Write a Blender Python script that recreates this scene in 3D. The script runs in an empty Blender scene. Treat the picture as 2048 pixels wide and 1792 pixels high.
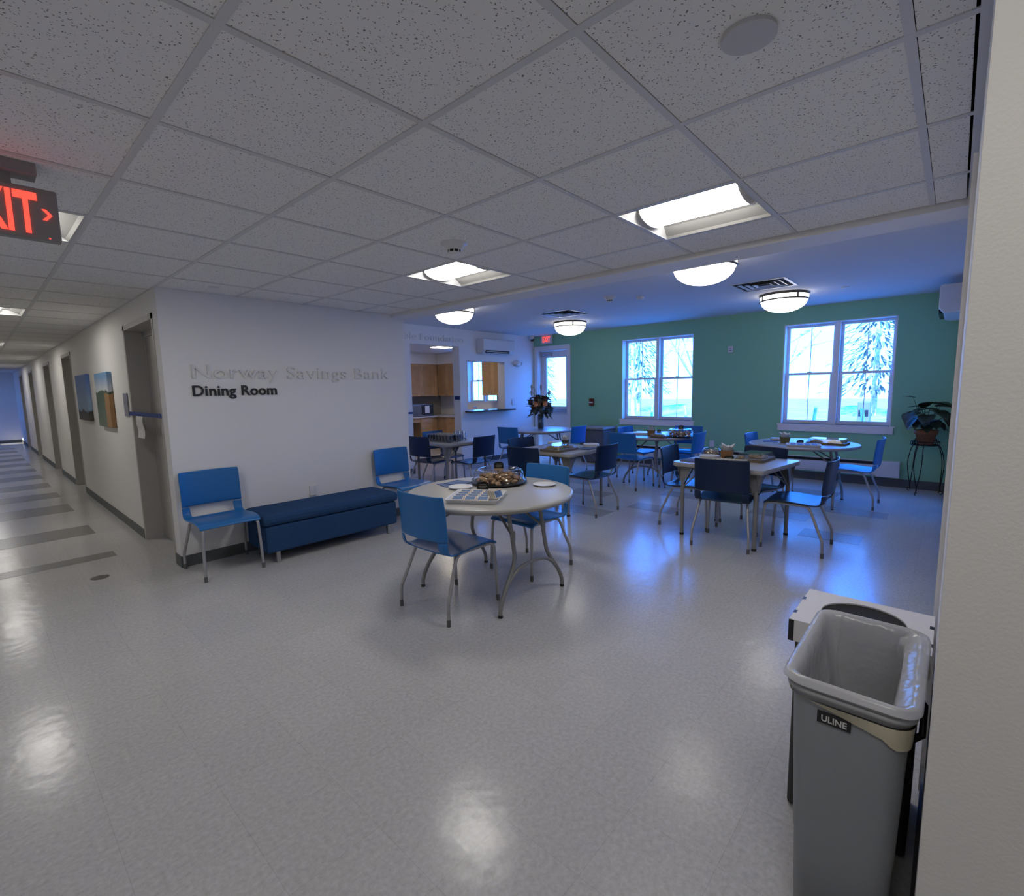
import bpy, math, random
from mathutils import Vector, Matrix
random.seed(7)
PI = math.pi
scene = bpy.context.scene
COL = scene.collection

# ---------------------------------------------------------------- camera
cam_data = bpy.data.cameras.new('camera')
cam_data.sensor_width = 36.0
cam_data.sensor_fit = 'HORIZONTAL'
cam_data.lens = 976.5 / 2048 * 36.0
cam_data.clip_start = 0.02
cam_data.clip_end = 300
cam = bpy.data.objects.new('camera', cam_data)
COL.objects.link(cam)
yaw, pitch, roll = 0.7361, -0.1187, -0.0186
F = Vector((math.cos(yaw)*math.cos(pitch), math.sin(yaw)*math.cos(pitch), math.sin(pitch)))
Rt = Vector((math.sin(yaw), -math.cos(yaw), 0))
Up = Rt.cross(F)
R2 = math.cos(roll)*Rt + math.sin(roll)*Up
U2 = -math.sin(roll)*Rt + math.cos(roll)*Up
rm = Matrix((R2, U2, -F)).transposed().to_4x4()
cam.matrix_world = Matrix.Translation(Vector((-1.099, -1.3652, 1.475))) @ rm
scene.camera = cam

# ---------------------------------------------------------------- sky and exposure
world = bpy.data.worlds.new('sky')
scene.world = world
world.use_nodes = True
nt = world.node_tree
nt.nodes.clear()
wo = nt.nodes.new('ShaderNodeOutputWorld')
bg = nt.nodes.new('ShaderNodeBackground')
tc = nt.nodes.new('ShaderNodeTexCoord')
sep = nt.nodes.new('ShaderNodeSeparateXYZ')
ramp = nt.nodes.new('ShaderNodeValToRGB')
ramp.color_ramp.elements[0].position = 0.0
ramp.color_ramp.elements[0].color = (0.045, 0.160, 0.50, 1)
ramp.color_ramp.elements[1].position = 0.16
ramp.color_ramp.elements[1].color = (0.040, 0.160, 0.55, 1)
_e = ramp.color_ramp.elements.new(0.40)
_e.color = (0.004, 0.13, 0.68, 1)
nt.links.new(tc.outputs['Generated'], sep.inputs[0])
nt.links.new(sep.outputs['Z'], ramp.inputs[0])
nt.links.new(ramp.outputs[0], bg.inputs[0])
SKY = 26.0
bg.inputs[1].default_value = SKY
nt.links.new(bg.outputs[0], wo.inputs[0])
# low winter sun from behind the building, lighting the yard the windows look on to
sun_data = bpy.data.lights.new('sun', 'SUN'); sun_data.energy = 7.0; sun_data.angle = 0.01; sun_data.color = (1.0, 0.93, 0.80)
sun = bpy.data.objects.new('sun', sun_data); COL.objects.link(sun)
sun.rotation_euler = Vector((0.80, 0.15, -0.58)).to_track_quat('-Z', 'Y').to_euler()

scene.view_settings.view_transform = 'Standard'
scene.view_settings.look = 'None'
scene.view_settings.exposure = 0.0
scene.view_settings.gamma = 1.0
scene.view_settings.use_curve_mapping = False
try:
    scene.cycles.use_denoising = True
    scene.cycles.denoiser = 'OPENIMAGEDENOISE'
    scene.cycles.max_bounces = 8
    scene.cycles.diffuse_bounces = 4
    scene.cycles.glossy_bounces = 4
    scene.cycles.transmission_bounces = 8
    scene.cycles.transparent_max_bounces = 16
    scene.cycles.caustics_reflective = False
    scene.cycles.caustics_refractive = False
    scene.cycles.sample_clamp_indirect = 6.0
except Exception:
    pass
TROFFER = 22.5      # radiance of the ceiling troffer lenses
DOME = 5.0         # radiance of the glass bowls of the dining room
KITCHEN = 24.0

# ---------------------------------------------------------------- materials
MATS = {}
def mat(name, color, rough=0.5, metal=0.0, spec=0.5, emit=None, estr=0.0, noise=0.0, nscale=20.0,
        bump=0.0, bscale=60.0, alpha=1.0, trans=0.0, ior=1.45, coat=0.0, coat_rough=0.1, tint=None):
    if name in MATS:
        return MATS[name]
    m = bpy.data.materials.new(name)
    m.use_nodes = True
    t = m.node_tree
    p = t.nodes['Principled BSDF']
    p.inputs['Base Color'].default_value = (*color, 1)
    p.inputs['Roughness'].default_value = rough
    p.inputs['Metallic'].default_value = metal
    p.inputs['IOR'].default_value = ior
    p.inputs['Specular IOR Level'].default_value = spec
    p.inputs['Alpha'].default_value = alpha
    p.inputs['Transmission Weight'].default_value = trans
    p.inputs['Coat Weight'].default_value = coat
    p.inputs['Coat Roughness'].default_value = coat_rough
    if emit:
        p.inputs['Emission Color'].default_value = (*emit, 1)
        p.inputs['Emission Strength'].default_value = estr
    tcn = t.nodes.new('ShaderNodeTexCoord')
    if noise > 0 or tint:
        n = t.nodes.new('ShaderNodeTexNoise')
        n.inputs['Scale'].default_value = nscale
        n.inputs['Detail'].default_value = 4
        t.links.new(tcn.outputs['Object'], n.inputs['Vector'])
        r = t.nodes.new('ShaderNodeValToRGB')
        c2 = tint if tint else tuple(max(0, c*(1-noise)) for c in color)
        c1 = color if tint else tuple(min(1, c*(1+noise)) for c in color)
        r.color_ramp.elements[0].position = 0.35
        r.color_ramp.elements[0].color = (*c2, 1)
        r.color_ramp.elements[1].position = 0.65
        r.color_ramp.elements[1].color = (*c1, 1)
        t.links.new(n.outputs['Fac'], r.inputs[0])
        t.links.new(r.outputs[0], p.inputs['Base Color'])
    if bump > 0:
        n2 = t.nodes.new('ShaderNodeTexNoise')
        n2.inputs['Scale'].default_value = bscale
        n2.inputs['Detail'].default_value = 3
        t.links.new(tcn.outputs['Object'], n2.inputs['Vector'])
        b = t.nodes.new('ShaderNodeBump')
        b.inputs['Strength'].default_value = bump
        b.inputs['Distance'].default_value = 0.01
        t.links.new(n2.outputs['Fac'], b.inputs['Height'])
        t.links.new(b.outputs[0], p.inputs['Normal'])
    MATS[name] = m
    return m

def floor_material():
    m = bpy.data.materials.new('vinyl_tile'); m.use_nodes = True
    t = m.node_tree; p = t.nodes['Principled BSDF']; L = t.links
    geo = t.nodes.new('ShaderNodeNewGeometry')
    # speckle
    n = t.nodes.new('ShaderNodeTexNoise'); n.inputs['Scale'].default_value = 55; n.inputs['Detail'].default_value = 5
    n.inputs['Roughness'].default_value = 0.65
    L.new(geo.outputs['Position'], n.inputs['Vector'])
    r = t.nodes.new('ShaderNodeValToRGB')
    r.color_ramp.elements[0].position = 0.32; r.color_ramp.elements[0].color = (0.46, 0.45, 0.44, 1)
    r.color_ramp.elements[1].position = 0.68; r.color_ramp.elements[1].color = (0.60, 0.59, 0.58, 1)
    L.new(n.outputs['Fac'], r.inputs[0])
    # per-tile tone and thin seams on a 0.3048 grid
    sc_ = t.nodes.new('ShaderNodeVectorMath'); sc_.operation = 'SCALE'; sc_.inputs['Scale'].default_value = 1/0.3048
    L.new(geo.outputs['Position'], sc_.inputs[0])
    fl = t.nodes.new('ShaderNodeVectorMath'); fl.operation = 'FLOOR'; L.new(sc_.outputs[0], fl.inputs[0])
    wn = t.nodes.new('ShaderNodeTexWhiteNoise'); wn.noise_dimensions = '2D'; L.new(fl.outputs[0], wn.inputs['Vector'])
    fr = t.nodes.new('ShaderNodeVectorMath'); fr.operation = 'FRACTION'; L.new(sc_.outputs[0], fr.inputs[0])
    s = t.nodes.new('ShaderNodeSeparateXYZ'); L.new(fr.outputs[0], s.inputs[0])
    def edge(sock):
        a = t.nodes.new('ShaderNodeMath'); a.operation = 'SUBTRACT'; a.inputs[1].default_value = 0.5; L.new(sock, a.inputs[0])
        b = t.nodes.new('ShaderNodeMath'); b.operation = 'ABSOLUTE'; L.new(a.outputs[0], b.inputs[0])
        c = t.nodes.new('ShaderNodeMath'); c.operation = 'GREATER_THAN'; c.inputs[1].default_value = 0.4965; L.new(b.outputs[0], c.inputs[0])
        return c.outputs[0]
    mx = t.nodes.new('ShaderNodeMath'); mx.operation = 'MAXIMUM'; L.new(edge(s.outputs['X']), mx.inputs[0]); L.new(edge(s.outputs['Y']), mx.inputs[1])
    tone = t.nodes.new('ShaderNodeMath'); tone.operation = 'MULTIPLY_ADD'; tone.inputs[1].default_value = 0.05; tone.inputs[2].default_value = 0.975
    L.new(wn.outputs['Value'], tone.inputs[0])
    seam = t.nodes.new('ShaderNodeMath'); seam.operation = 'MULTIPLY_ADD'; seam.inputs[1].default_value = -0.16
    L.new(mx.outputs[0], seam.inputs[0]); L.new(tone.outputs[0], seam.inputs[2])
    mul = t.nodes.new('ShaderNodeVectorMath'); mul.operation = 'SCALE'; L.new(r.outputs[0], mul.inputs[0]); L.new(seam.outputs[0], mul.inputs['Scale'])
    L.new(mul.outputs[0], p.inputs['Base Color'])
    n3 = t.nodes.new('ShaderNodeTexNoise'); n3.inputs['Scale'].default_value = 3.0; n3.inputs['Detail'].default_value = 3
    L.new(geo.outputs['Position'], n3.inputs['Vector'])
    rr = t.nodes.new('ShaderNodeMapRange'); rr.inputs['To Min'].default_value = 0.15; rr.inputs['To Max'].default_value = 0.25
    L.new(n3.outputs['Fac'], rr.inputs['Value']); L.new(rr.outputs[0], p.inputs['Roughness'])
    n4 = t.nodes.new('ShaderNodeTexNoise'); n4.inputs['Scale'].default_value = 14.0; n4.inputs['Detail'].default_value = 2
    L.new(geo.outputs['Position'], n4.inputs['Vector'])
    b = t.nodes.new('ShaderNodeBump'); b.inputs['Strength'].default_value = 0.12; b.inputs['Distance'].default_value = 0.01
    L.new(n4.outputs['Fac'], b.inputs['Height']); L.new(b.outputs[0], p.inputs['Normal'])
    p.inputs['IOR'].default_value = 1.40
    MATS['vinyl_tile'] = m
    return m

def ceiling_tile_material():
    m = bpy.data.materials.new('fissured_tile'); m.use_nodes = True
    t = m.node_tree; p = t.nodes['Principled BSDF']; L = t.links
    geo = t.nodes.new('ShaderNodeNewGeometry')
    v = t.nodes.new('ShaderNodeTexVoronoi'); v.inputs['Scale'].default_value = 95; v.inputs['Randomness'].default_value = 1.0
    dn = t.nodes.new('ShaderNodeTexNoise'); dn.inputs['Scale'].default_value = 45; dn.inputs['Detail'].default_value = 1
    L.new(geo.outputs['Position'], dn.inputs['Vector'])
    sub = t.nodes.new('ShaderNodeVectorMath'); sub.operation = 'SCALE'; sub.inputs['Scale'].default_value = 0.022
    L.new(dn.outputs['Color'], sub.inputs[0])
    ad = t.nodes.new('ShaderNodeVectorMath'); ad.operation = 'ADD'; L.new(geo.outputs['Position'], ad.inputs[0]); L.new(sub.outputs[0], ad.inputs[1])
    L.new(ad.outputs[0], v.inputs['Vector'])
    r = t.nodes.new('ShaderNodeValToRGB')
    r.color_ramp.elements[0].position = 0.17; r.color_ramp.elements[0].color = (0.20, 0.20, 0.195, 1)
    r.color_ramp.elements[1].position = 0.24; r.color_ramp.elements[1].color = (0.86, 0.855, 0.84, 1)
    L.new(v.outputs['Distance'], r.inputs[0])
    n = t.nodes.new('ShaderNodeTexNoise'); n.inputs['Scale'].default_value = 26; n.inputs['Detail'].default_value = 3
    L.new(geo.outputs['Position'], n.inputs['Vector'])
    r2 = t.nodes.new('ShaderNodeValToRGB')
    r2.color_ramp.elements[0].position = 0.30; r2.color_ramp.elements[0].color = (0, 0, 0, 1)
    r2.color_ramp.elements[1].position = 0.40; r2.color_ramp.elements[1].color = (1, 1, 1, 1)
    L.new(n.outputs['Fac'], r2.inputs[0])
    mixc = t.nodes.new('ShaderNodeMix'); mixc.data_type = 'RGBA'
    L.new(r2.outputs[0], mixc.inputs['Factor']); mixc.inputs['A'].default_value = (0.86, 0.855, 0.84, 1)
    L.new(r.outputs[0], mixc.inputs['B'])
    L.new(mixc.outputs['Result'], p.inputs['Base Color'])
    p.inputs['Roughness'].default_value = 0.95
    p.inputs['Specular IOR Level'].default_value = 0.2
    MATS['fissured_tile'] = m
    return m

def glass_material(name, color=(1, 1, 1), rough=0.0, amount=0.12):
    """thin clear sheet: mostly transparent with a real surface reflection"""
    m = bpy.data.materials.new(name); m.use_nodes = True
    t = m.node_tree; t.nodes.clear(); L = t.links
    o = t.nodes.new('ShaderNodeOutputMaterial')
    tr = t.nodes.new('ShaderNodeBsdfTransparent'); tr.inputs[0].default_value = (*color, 1)
    gl = t.nodes.new('ShaderNodeBsdfGlossy'); gl.inputs['Roughness'].default_value = rough
    fr = t.nodes.new('ShaderNodeFresnel')
    gb = t.nodes.new('ShaderNodeNewGeometry'); ib = t.nodes.new('ShaderNodeMath'); ib.operation = 'MULTIPLY_ADD'
    ib.inputs[1].default_value = 1/1.45-1.45; ib.inputs[2].default_value = 1.45      # same reflection from either side of the sheet
    L.new(gb.outputs['Backfacing'], ib.inputs[0]); L.new(ib.outputs[0], fr.inputs[0])
    ad = t.nodes.new('ShaderNodeMath'); ad.operation = 'MULTIPLY_ADD'; ad.inputs[1].default_value = 1.0; ad.inputs[2].default_value = amount
    L.new(fr.outputs[0], ad.inputs[0])
    mx = t.nodes.new('ShaderNodeMixShader'); L.new(ad.outputs[0], mx.inputs[0]); L.new(tr.outputs[0], mx.inputs[1]); L.new(gl.outputs[0], mx.inputs[2])
    L.new(mx.outputs[0], o.inputs[0])
    MATS[name] = m
    return m

FLOOR = floor_material()
TILE = ceiling_tile_material()
PANE = glass_material('window_pane', (0.96, 0.98, 1.0), 0.0, 0.0)
CLEAR = glass_material('clear_plastic', (0.93, 0.94, 0.95), 0.08, 0.04)
WALL = mat('white_paint', (0.84, 0.83, 0.82), 0.6, bump=0.12, bscale=140, spec=0.3)
WALLD = mat('warm_white_paint', (0.84, 0.82, 0.79), 0.6, bump=0.12, bscale=140, spec=0.3)
GREEN = mat('green_paint', (0.28, 0.56, 0.36), 0.6, bump=0.15, bscale=120, spec=0.3)
TRIM = mat('white_trim', (0.80, 0.78, 0.78), 0.4)
BASE = mat('grey_vinyl_base', (0.105, 0.115, 0.115), 0.5)
TBAR = mat('ceiling_bar', (0.66, 0.66, 0.66), 0.5)
DARK = mat('cavity_dark', (0.02, 0.02, 0.022), 0.9)
GYP = mat('gypsum_ceiling', (0.74, 0.74, 0.75), 0.85, bump=0.25, bscale=90)
INLAY = mat('grey_inlay_tile', (0.235, 0.225, 0.215), 0.25, noise=0.12, nscale=50)
INLAY2 = mat('grey_inlay_tile_dining', (0.36, 0.35, 0.34), 0.25, noise=0.12, nscale=50)
DOOR = mat('door_grey', (0.42, 0.40, 0.37), 0.5)
FRAME = mat('door_frame_grey', (0.46, 0.44, 0.41), 0.5)
BLUE = mat('blue_plastic', (0.020, 0.160, 0.45), 0.30, bump=0.08, bscale=400)
NAVY = mat('navy_plastic', (0.004, 0.017, 0.058), 0.30, bump=0.08, bscale=400)
STEEL = mat('grey_tube', (0.42, 0.41, 0.41), 0.35, metal=0.5)
LEG = mat('grey_painted_tube', (0.27, 0.265, 0.26), 0.4, metal=0.3)
GLIDE = mat('grey_glide', (0.12, 0.12, 0.12), 0.6)
FOOT = mat('black_foot', (0.02, 0.02, 0.02), 0.6)
TOP = mat('speckled_laminate', (0.42, 0.41, 0.39), 0.32, noise=0.05, nscale=260)
TOPE = mat('laminate_edge', (0.33, 0.32, 0.30), 0.45)
FAB = mat('navy_fabric', (0.028, 0.075, 0.18), 0.9, noise=0.35, nscale=320, bump=0.5, bscale=500, spec=0.2)
METAL = mat('brushed_metal', (0.5, 0.5, 0.5), 0.3, metal=1.0)
BLACK = mat('black_plastic', (0.012, 0.012, 0.014), 0.4)
IRON = mat('black_iron', (0.015, 0.015, 0.016), 0.5, metal=0.5)
MAPLE = mat('maple_wood', (0.50, 0.31, 0.16), 0.45, noise=0.08, nscale=6)
MAPLED = mat('maple_panel', (0.42, 0.26, 0.13), 0.45, noise=0.08, nscale=6)
COUNTER = mat('cream_counter', (0.55, 0.50, 0.43), 0.3, noise=0.1, nscale=120)
GRANITE = mat('dark_counter', (0.05, 0.055, 0.06), 0.22, noise=0.3, nscale=160)
BSPLASH = mat('grey_backsplash', (0.30, 0.28, 0.26), 0.5, noise=0.12, nscale=60)
WHITE = mat('white_plastic', (0.72, 0.72, 0.73), 0.35)
OFFW = mat('off_white_plastic', (0.58, 0.58, 0.57), 0.4)
PAPER = mat('white_paper', (0.75, 0.74, 0.72), 0.7)
NAPKIN = mat('blue_napkin', (0.12, 0.17, 0.32), 0.9, bump=0.3, bscale=300)
PACKB = mat('packet_blue', (0.10, 0.19, 0.38), 0.5, noise=0.25, nscale=90)
PACKW = mat('packet_side', (0.66, 0.58, 0.50), 0.5)
COOKIE = mat('cookie_dough', (0.46, 0.29, 0.15), 0.8, tint=(0.22, 0.10, 0.04), nscale=60, bump=0.6, bscale=90)
COOKIE2 = mat('cookie_light', (0.55, 0.40, 0.22), 0.8, tint=(0.36, 0.20, 0.10), nscale=50, bump=0.6, bscale=90)
KRAFT = mat('kraft_paper', (0.30, 0.15, 0.06), 0.8)
OLIVE = mat('olive_paper', (0.16, 0.14, 0.05), 0.8)
ORANGE = mat('orange_print', (0.42, 0.21, 0.03), 0.7, tint=(0.10, 0.05, 0.03), nscale=70)
TAN = mat('tan_food', (0.50, 0.38, 0.22), 0.8, tint=(0.22, 0.16, 0.10), nscale=40, bump=0.5, bscale=60)
BROWNT = mat('brown_tray', (0.16, 0.12, 0.07), 0.5)
CHALK = mat('chalkboard_black', (0.010, 0.010, 0.010), 0.7)
CHALKW = mat('chalk_stroke', (0.25, 0.24, 0.20), 0.9)
WOODB = mat('pine_base', (0.50, 0.34, 0.18), 0.6)
TERRA = mat('terracotta', (0.27, 0.10, 0.035), 0.8, noise=0.15, nscale=25)
LEAFD = mat('dark_leaf', (0.030, 0.045, 0.022), 0.35, noise=0.3, nscale=14)
LEAFG = mat('dull_leaf', (0.06, 0.07, 0.045), 0.6, noise=0.3, nscale=14)
SAGE = mat('sage_leaf', (0.07, 0.09, 0.07), 0.6, noise=0.2, nscale=20)
ROSED = mat('dark_bloom', (0.07, 0.035, 0.025), 0.7, noise=0.3, nscale=60)
ROSEO = mat('peach_bloom', (0.80, 0.36, 0.17), 0.7, noise=0.2, nscale=60)
ROSET = mat('amber_bloom', (0.36, 0.16, 0.05), 0.7, noise=0.2, nscale=60)
GRASS = mat('pampas', (0.35, 0.33, 0.30), 0.8)
SOIL = mat('soil', (0.03, 0.02, 0.015), 0.9)
RIBBON = mat('blue_ribbon', (0.01, 0.08, 0.45), 0.4)
TAPE = mat('blue_strap', (0.012, 0.045, 0.22), 0.5)
BIN = mat('bin_grey', (0.25, 0.265, 0.28), 0.55, bump=0.1, bscale=300)
BIND = mat('bin_body_dark', (0.055, 0.055, 0.055), 0.6, bump=0.1, bscale=300)
LINER = mat('bag_liner', (0.60, 0.60, 0.62), 0.20, bump=1.0, bscale=11, alpha=0.82)
LINERY = mat('bag_liner_yellow', (0.55, 0.50, 0.36), 0.35, bump=0.6, bscale=18)
CARD = mat('white_corrugated', (0.76, 0.74, 0.74), 0.6)
SIGNG = mat('exit_housing', (0.30, 0.28, 0.275), 0.5)
RED = mat('exit_red', (0.5, 0.03, 0.02), 0.5, emit=(1.0, 0.07, 0.045), estr=1.7)
REDE = mat('exit_red_edge', (0.5, 0.03, 0.02), 0.5, emit=(1.0, 0.12, 0.08), estr=1.1)
LENS = mat('troffer_lens', (0.9, 0.9, 0.9), 0.5, emit=(1.0, 0.965, 0.91), estr=TROFFER)
REFL = mat('troffer_reflector', (0.62, 0.62, 0.62), 0.4)
WING = mat('troffer_wing_shaded', (0.30, 0.295, 0.285), 0.6, spec=0.2)  # white-painted wings, the shade of their angle put into the colour
BOWL = mat('glass_bowl', (0.9, 0.9, 0.9), 0.4, emit=(1.0, 0.95, 0.88), estr=DOME)
KLENS = mat('kitchen_lens', (0.9, 0.9, 0.9), 0.5, emit=(1.0, 0.88, 0.70), estr=KITCHEN)
BRONZE = mat('lamp_band', (0.12, 0.11, 0.10), 0.4, metal=0.8)
LETW = mat('white_letter', (0.76, 0.755, 0.75), 0.5)
LETD = mat('charcoal_letter', (0.018, 0.022, 0.028), 0.5)
PULLR = mat('pull_station_red', (0.14, 0.03, 0.012), 0.5, noise=0.3, nscale=60)
GROUND = mat('pale_ground', (0.50, 0.38, 0.32), 0.9, noise=0.2, nscale=0.8)
BARK = mat('pale_bark', (0.55, 0.52, 0.50), 0.9, noise=0.3, nscale=6)
PINE = mat('pine_needles', (0.16, 0.22, 0.17), 0.9, noise=0.5, nscale=4)
PADM = mat('green_utility_box', (0.16, 0.20, 0.24), 0.6)
STONE = mat('drain_metal', (0.10, 0.095, 0.085), 0.5)

# ---------------------------------------------------------------- mesh builder
class MB:
    def __init__(s):
        s.v = []; s.f = []; s.m = []; s.mats = []; s.sm = []
    def mi(s, m):
        if m not in s.mats: s.mats.append(m)
        return s.mats.index(m)
    def add(s, verts, faces, m, smooth=False, M=None):
        o = len(s.v)
        s.v += [tuple(M @ Vector(v)) if M else tuple(v) for v in verts]
        k = s.mi(m)
        for f in faces:
            s.f.append([i+o for i in f]); s.m.append(k); s.sm.append(smooth)
        return s
    def box(s, x0, y0, z0, x1, y1, z1, m, M=None):
        x0, x1 = min(x0, x1), max(x0, x1); y0, y1 = min(y0, y1), max(y0, y1); z0, z1 = min(z0, z1), max(z0, z1)
        v = [(x0,y0,z0),(x1,y0,z0),(x1,y1,z0),(x0,y1,z0),(x0,y0,z1),(x1,y0,z1),(x1,y1,z1),(x0,y1,z1)]
        f = [(3,2,1,0),(4,5,6,7),(0,1,5,4),(1,2,6,5),(2,3,7,6),(3,0,4,7)]
        return s.add(v, f, m, False, M)
    def prism(s, pts, z0, z1, m, M=None, smooth=False):
        """closed outline (counter-clockwise) extruded along z"""
        n = len(pts)
        v = [(x, y, z0) for x, y in pts] + [(x, y, z1) for x, y in pts]
        s.add(v, [list(range(n))[::-1], list(range(n, 2*n))], m, False, M)
        return s.add(v, [(i, (i+1) % n, (i+1) % n + n, i+n) for i in range(n)], m, smooth, M)
    def tube(s, pts, r, m, n=10, M=None, closed=False, caps=True):
        P = [Vector(p) for p in pts]; k = len(P)
        rs = r if isinstance(r, (list, tuple)) else [r]*k
        verts = []; prev = None
        for i in range(k):
            if closed: d = (P[(i+1) % k]-P[i-1])
            elif i == 0: d = P[1]-P[0]
            elif i == k-1: d = P[-1]-P[-2]
            else: d = (P[i+1]-P[i]).normalized()+(P[i]-P[i-1]).normalized()
            d.normalize()
            if prev is None:
                a = Vector((0, 0, 1)) if abs(d.z) < 0.9 else Vector((1, 0, 0))
                u = d.cross(a).normalized()
            else:
                u = (prev - d*prev.dot(d)).normalized()
            prev = u; w = d.cross(u)
            for j in range(n):
                a = 2*PI*j/n
                verts.append(P[i]+(u*math.cos(a)+w*math.sin(a))*rs[i])
        faces = []
        for i in range(k if closed else k-1):
            for j in range(n):
                a = i*n+j; b = i*n+(j+1) % n; c = ((i+1) % k)*n+(j+1) % n; d_ = ((i+1) % k)*n+j
                faces.append((a, d_, c, b))
        s.add(verts, faces, m, True, M)
        if not closed and caps:
            s.add(verts[:n], [list(range(n))], m, False, M)
            s.add(verts[-n:], [list(range(n))[::-1]], m, False, M)
        return s
    def lathe(s, prof, m, n=32, M=None, smooth=True, cap0=False, cap1=False):
        v = []
        for r, z in prof:
            for j in range(n):
                a = 2*PI*j/n; v.append((r*math.cos(a), r*math.sin(a), z))
        f = []
        for i in range(len(prof)-1):
            for j in range(n):
                f.append((i*n+j, i*n+(j+1) % n, (i+1)*n+(j+1) % n, (i+1)*n+j))
        s.add(v, f, m, smooth, M)
        if cap0: s.add(v[:n], [list(range(n))[::-1]], m, False, M)
        if cap1: s.add(v[-n:], [list(range(n))], m, False, M)
        return s
    def blob(s, c, r, m, seed=0, n=8, k=6, M=None):
        rnd = random.Random(seed)
        v = []; f = []
        rx, ry, rz = r if isinstance(r, (tuple, list)) else (r, r, r)
        for i in range(k+1):
            th = PI*i/k
            for j in range(n):
                a = 2*PI*j/n; q = 1+rnd.uniform(-0.14, 0.14) if 0 < i < k else 1
                v.append((c[0]+rx*q*math.sin(th)*math.cos(a), c[1]+ry*q*math.sin(th)*math.sin(a), c[2]-rz*math.cos(th)*q))
        for i in range(k):
            for j in range(n):
                f.append((i*n+j, i*n+(j+1) % n, (i+1)*n+(j+1) % n, (i+1)*n+j))
        return s.add(v, f, m, True, M)
    def leaf(s, base, tip, width, m, curl=0.15, up=(0, 0, 1), n=6):
        b = Vector(base); t = Vector(tip); d = t-b; L = d.length
        side = d.cross(Vector(up)).normalized() if d.cross(Vector(up)).length > 1e-6 else Vector((1, 0, 0))
        nrm = side.cross(d).normalized(); v = []; f = []
        for i in range(n+1):
            q = i/n; w = width*math.sin(PI*(0.08+0.92*q)**0.75)*0.5
            c = b+d*q-nrm*curl*L*(q*q)
            v += [c-side*w+nrm*w*0.35, c, c+side*w+nrm*w*0.35]
        for i in range(n):
            a = i*3
            f += [(a, a+1, a+4, a+3), (a+1, a+2, a+5, a+4)]
        return s.add(v, f, m, True)
    def build(s, name, parent=None, loc=None, rot=None, bevel=0, weld=False):
        me = bpy.data.meshes.new(name)
        me.from_pydata([tuple(v) for v in s.v], [], s.f)
        for m in s.mats: me.materials.append(m)
        me.polygons.foreach_set('material_index', s.m)
        me.polygons.foreach_set('use_smooth', s.sm)
        me.update()
        o = bpy.data.objects.new(name, me)
        COL.objects.link(o)
        if loc: o.location = loc
        if rot is not None: o.rotation_euler = rot if isinstance(rot, (tuple, list)) else (0, 0, rot)
        if parent: o.parent = parent
        if bevel:
            b = o.modifiers.new('bevel', 'BEVEL'); b.width = bevel; b.segments = 2; b.limit_method = 'ANGLE'; b.angle_limit = math.radians(50)
        return o

def tag(o, label, cat, group=None, kind=None):
    if label: o['label'] = label
    if cat: o['category'] = cat
    if group: o['group'] = group
    if kind: o['kind'] = kind
    return o
def struct(o):
    o['kind'] = 'structure'; return o
def empty(name, loc, rz=0, label=None, cat=None, group=None):
    o = bpy.data.objects.new(name, None); COL.objects.link(o)
    o.location = loc; o.rotation_euler = (0, 0, rz); o.empty_display_size = 0.1
    tag(o, label, cat, group)
    return o
def copy_tree(o, parent=None):
    c = o.copy(); COL.objects.link(c)
    if parent: c.parent = parent
    for ch in list(o.children): copy_tree(ch, c)
    return c
def smooth_pts(P, k=4):
    P = [Vector(p) for p in P]; out = []
    for i in range(len(P)-1):
        p0 = P[max(i-1, 0)]; p1 = P[i]; p2 = P[i+1]; p3 = P[min(i+2, len(P)-1)]
        for j in range(k):
            t = j/k
            out.append(0.5*((2*p1)+(p2-p0)*t+(2*p0-5*p1+4*p2-p3)*t*t+(3*p1-p0-3*p2+p3)*t**3))
    out.append(P[-1]); return out
def rrect(w, d, r, n=5):
    pts = []
    for cx, cy, a0 in ((w/2-r, d/2-r, 0), (-w/2+r, d/2-r, PI/2), (-w/2+r, -d/2+r, PI), (w/2-r, -d/2+r, 1.5*PI)):
        for i in range(n+1):
            a = a0+PI/2*i/n; pts.append((cx+r*math.cos(a), cy+r*math.sin(a)))
    return pts
def text_obj(name, body, size, depth, m, M, parent=None, offset=0.0, sx=1.0, spacing=1.0):
    # flat raised lettering as one mesh
    cu = bpy.data.curves.new(name, 'FONT'); cu.body = body; cu.size = size; cu.extrude = depth/2
    cu.offset = offset; cu.space_character = spacing; cu.resolution_u = 4
    tmp = bpy.data.objects.new(name+'_src', cu); COL.objects.link(tmp)
    dg = bpy.context.evaluated_depsgraph_get(); dg.update()
    me = bpy.data.meshes.new_from_object(tmp.evaluated_get(dg))
    bpy.data.objects.remove(tmp); bpy.data.curves.remove(cu)
    me.materials.clear(); me.materials.append(m)
    me.transform(M @ Matrix.Diagonal((sx, 1, 1, 1)))
    o = bpy.data.objects.new(name, me); COL.objects.link(o)
    if parent: o.parent = parent
    return o

H1 = 2.353     # suspended ceiling
H2 = 2.65      # dining room ceiling
T = 0.6096
XW = 7.6       # green outer wall
YK = 5.8       # kitchen wall
YR = -1.372    # right wall

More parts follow.
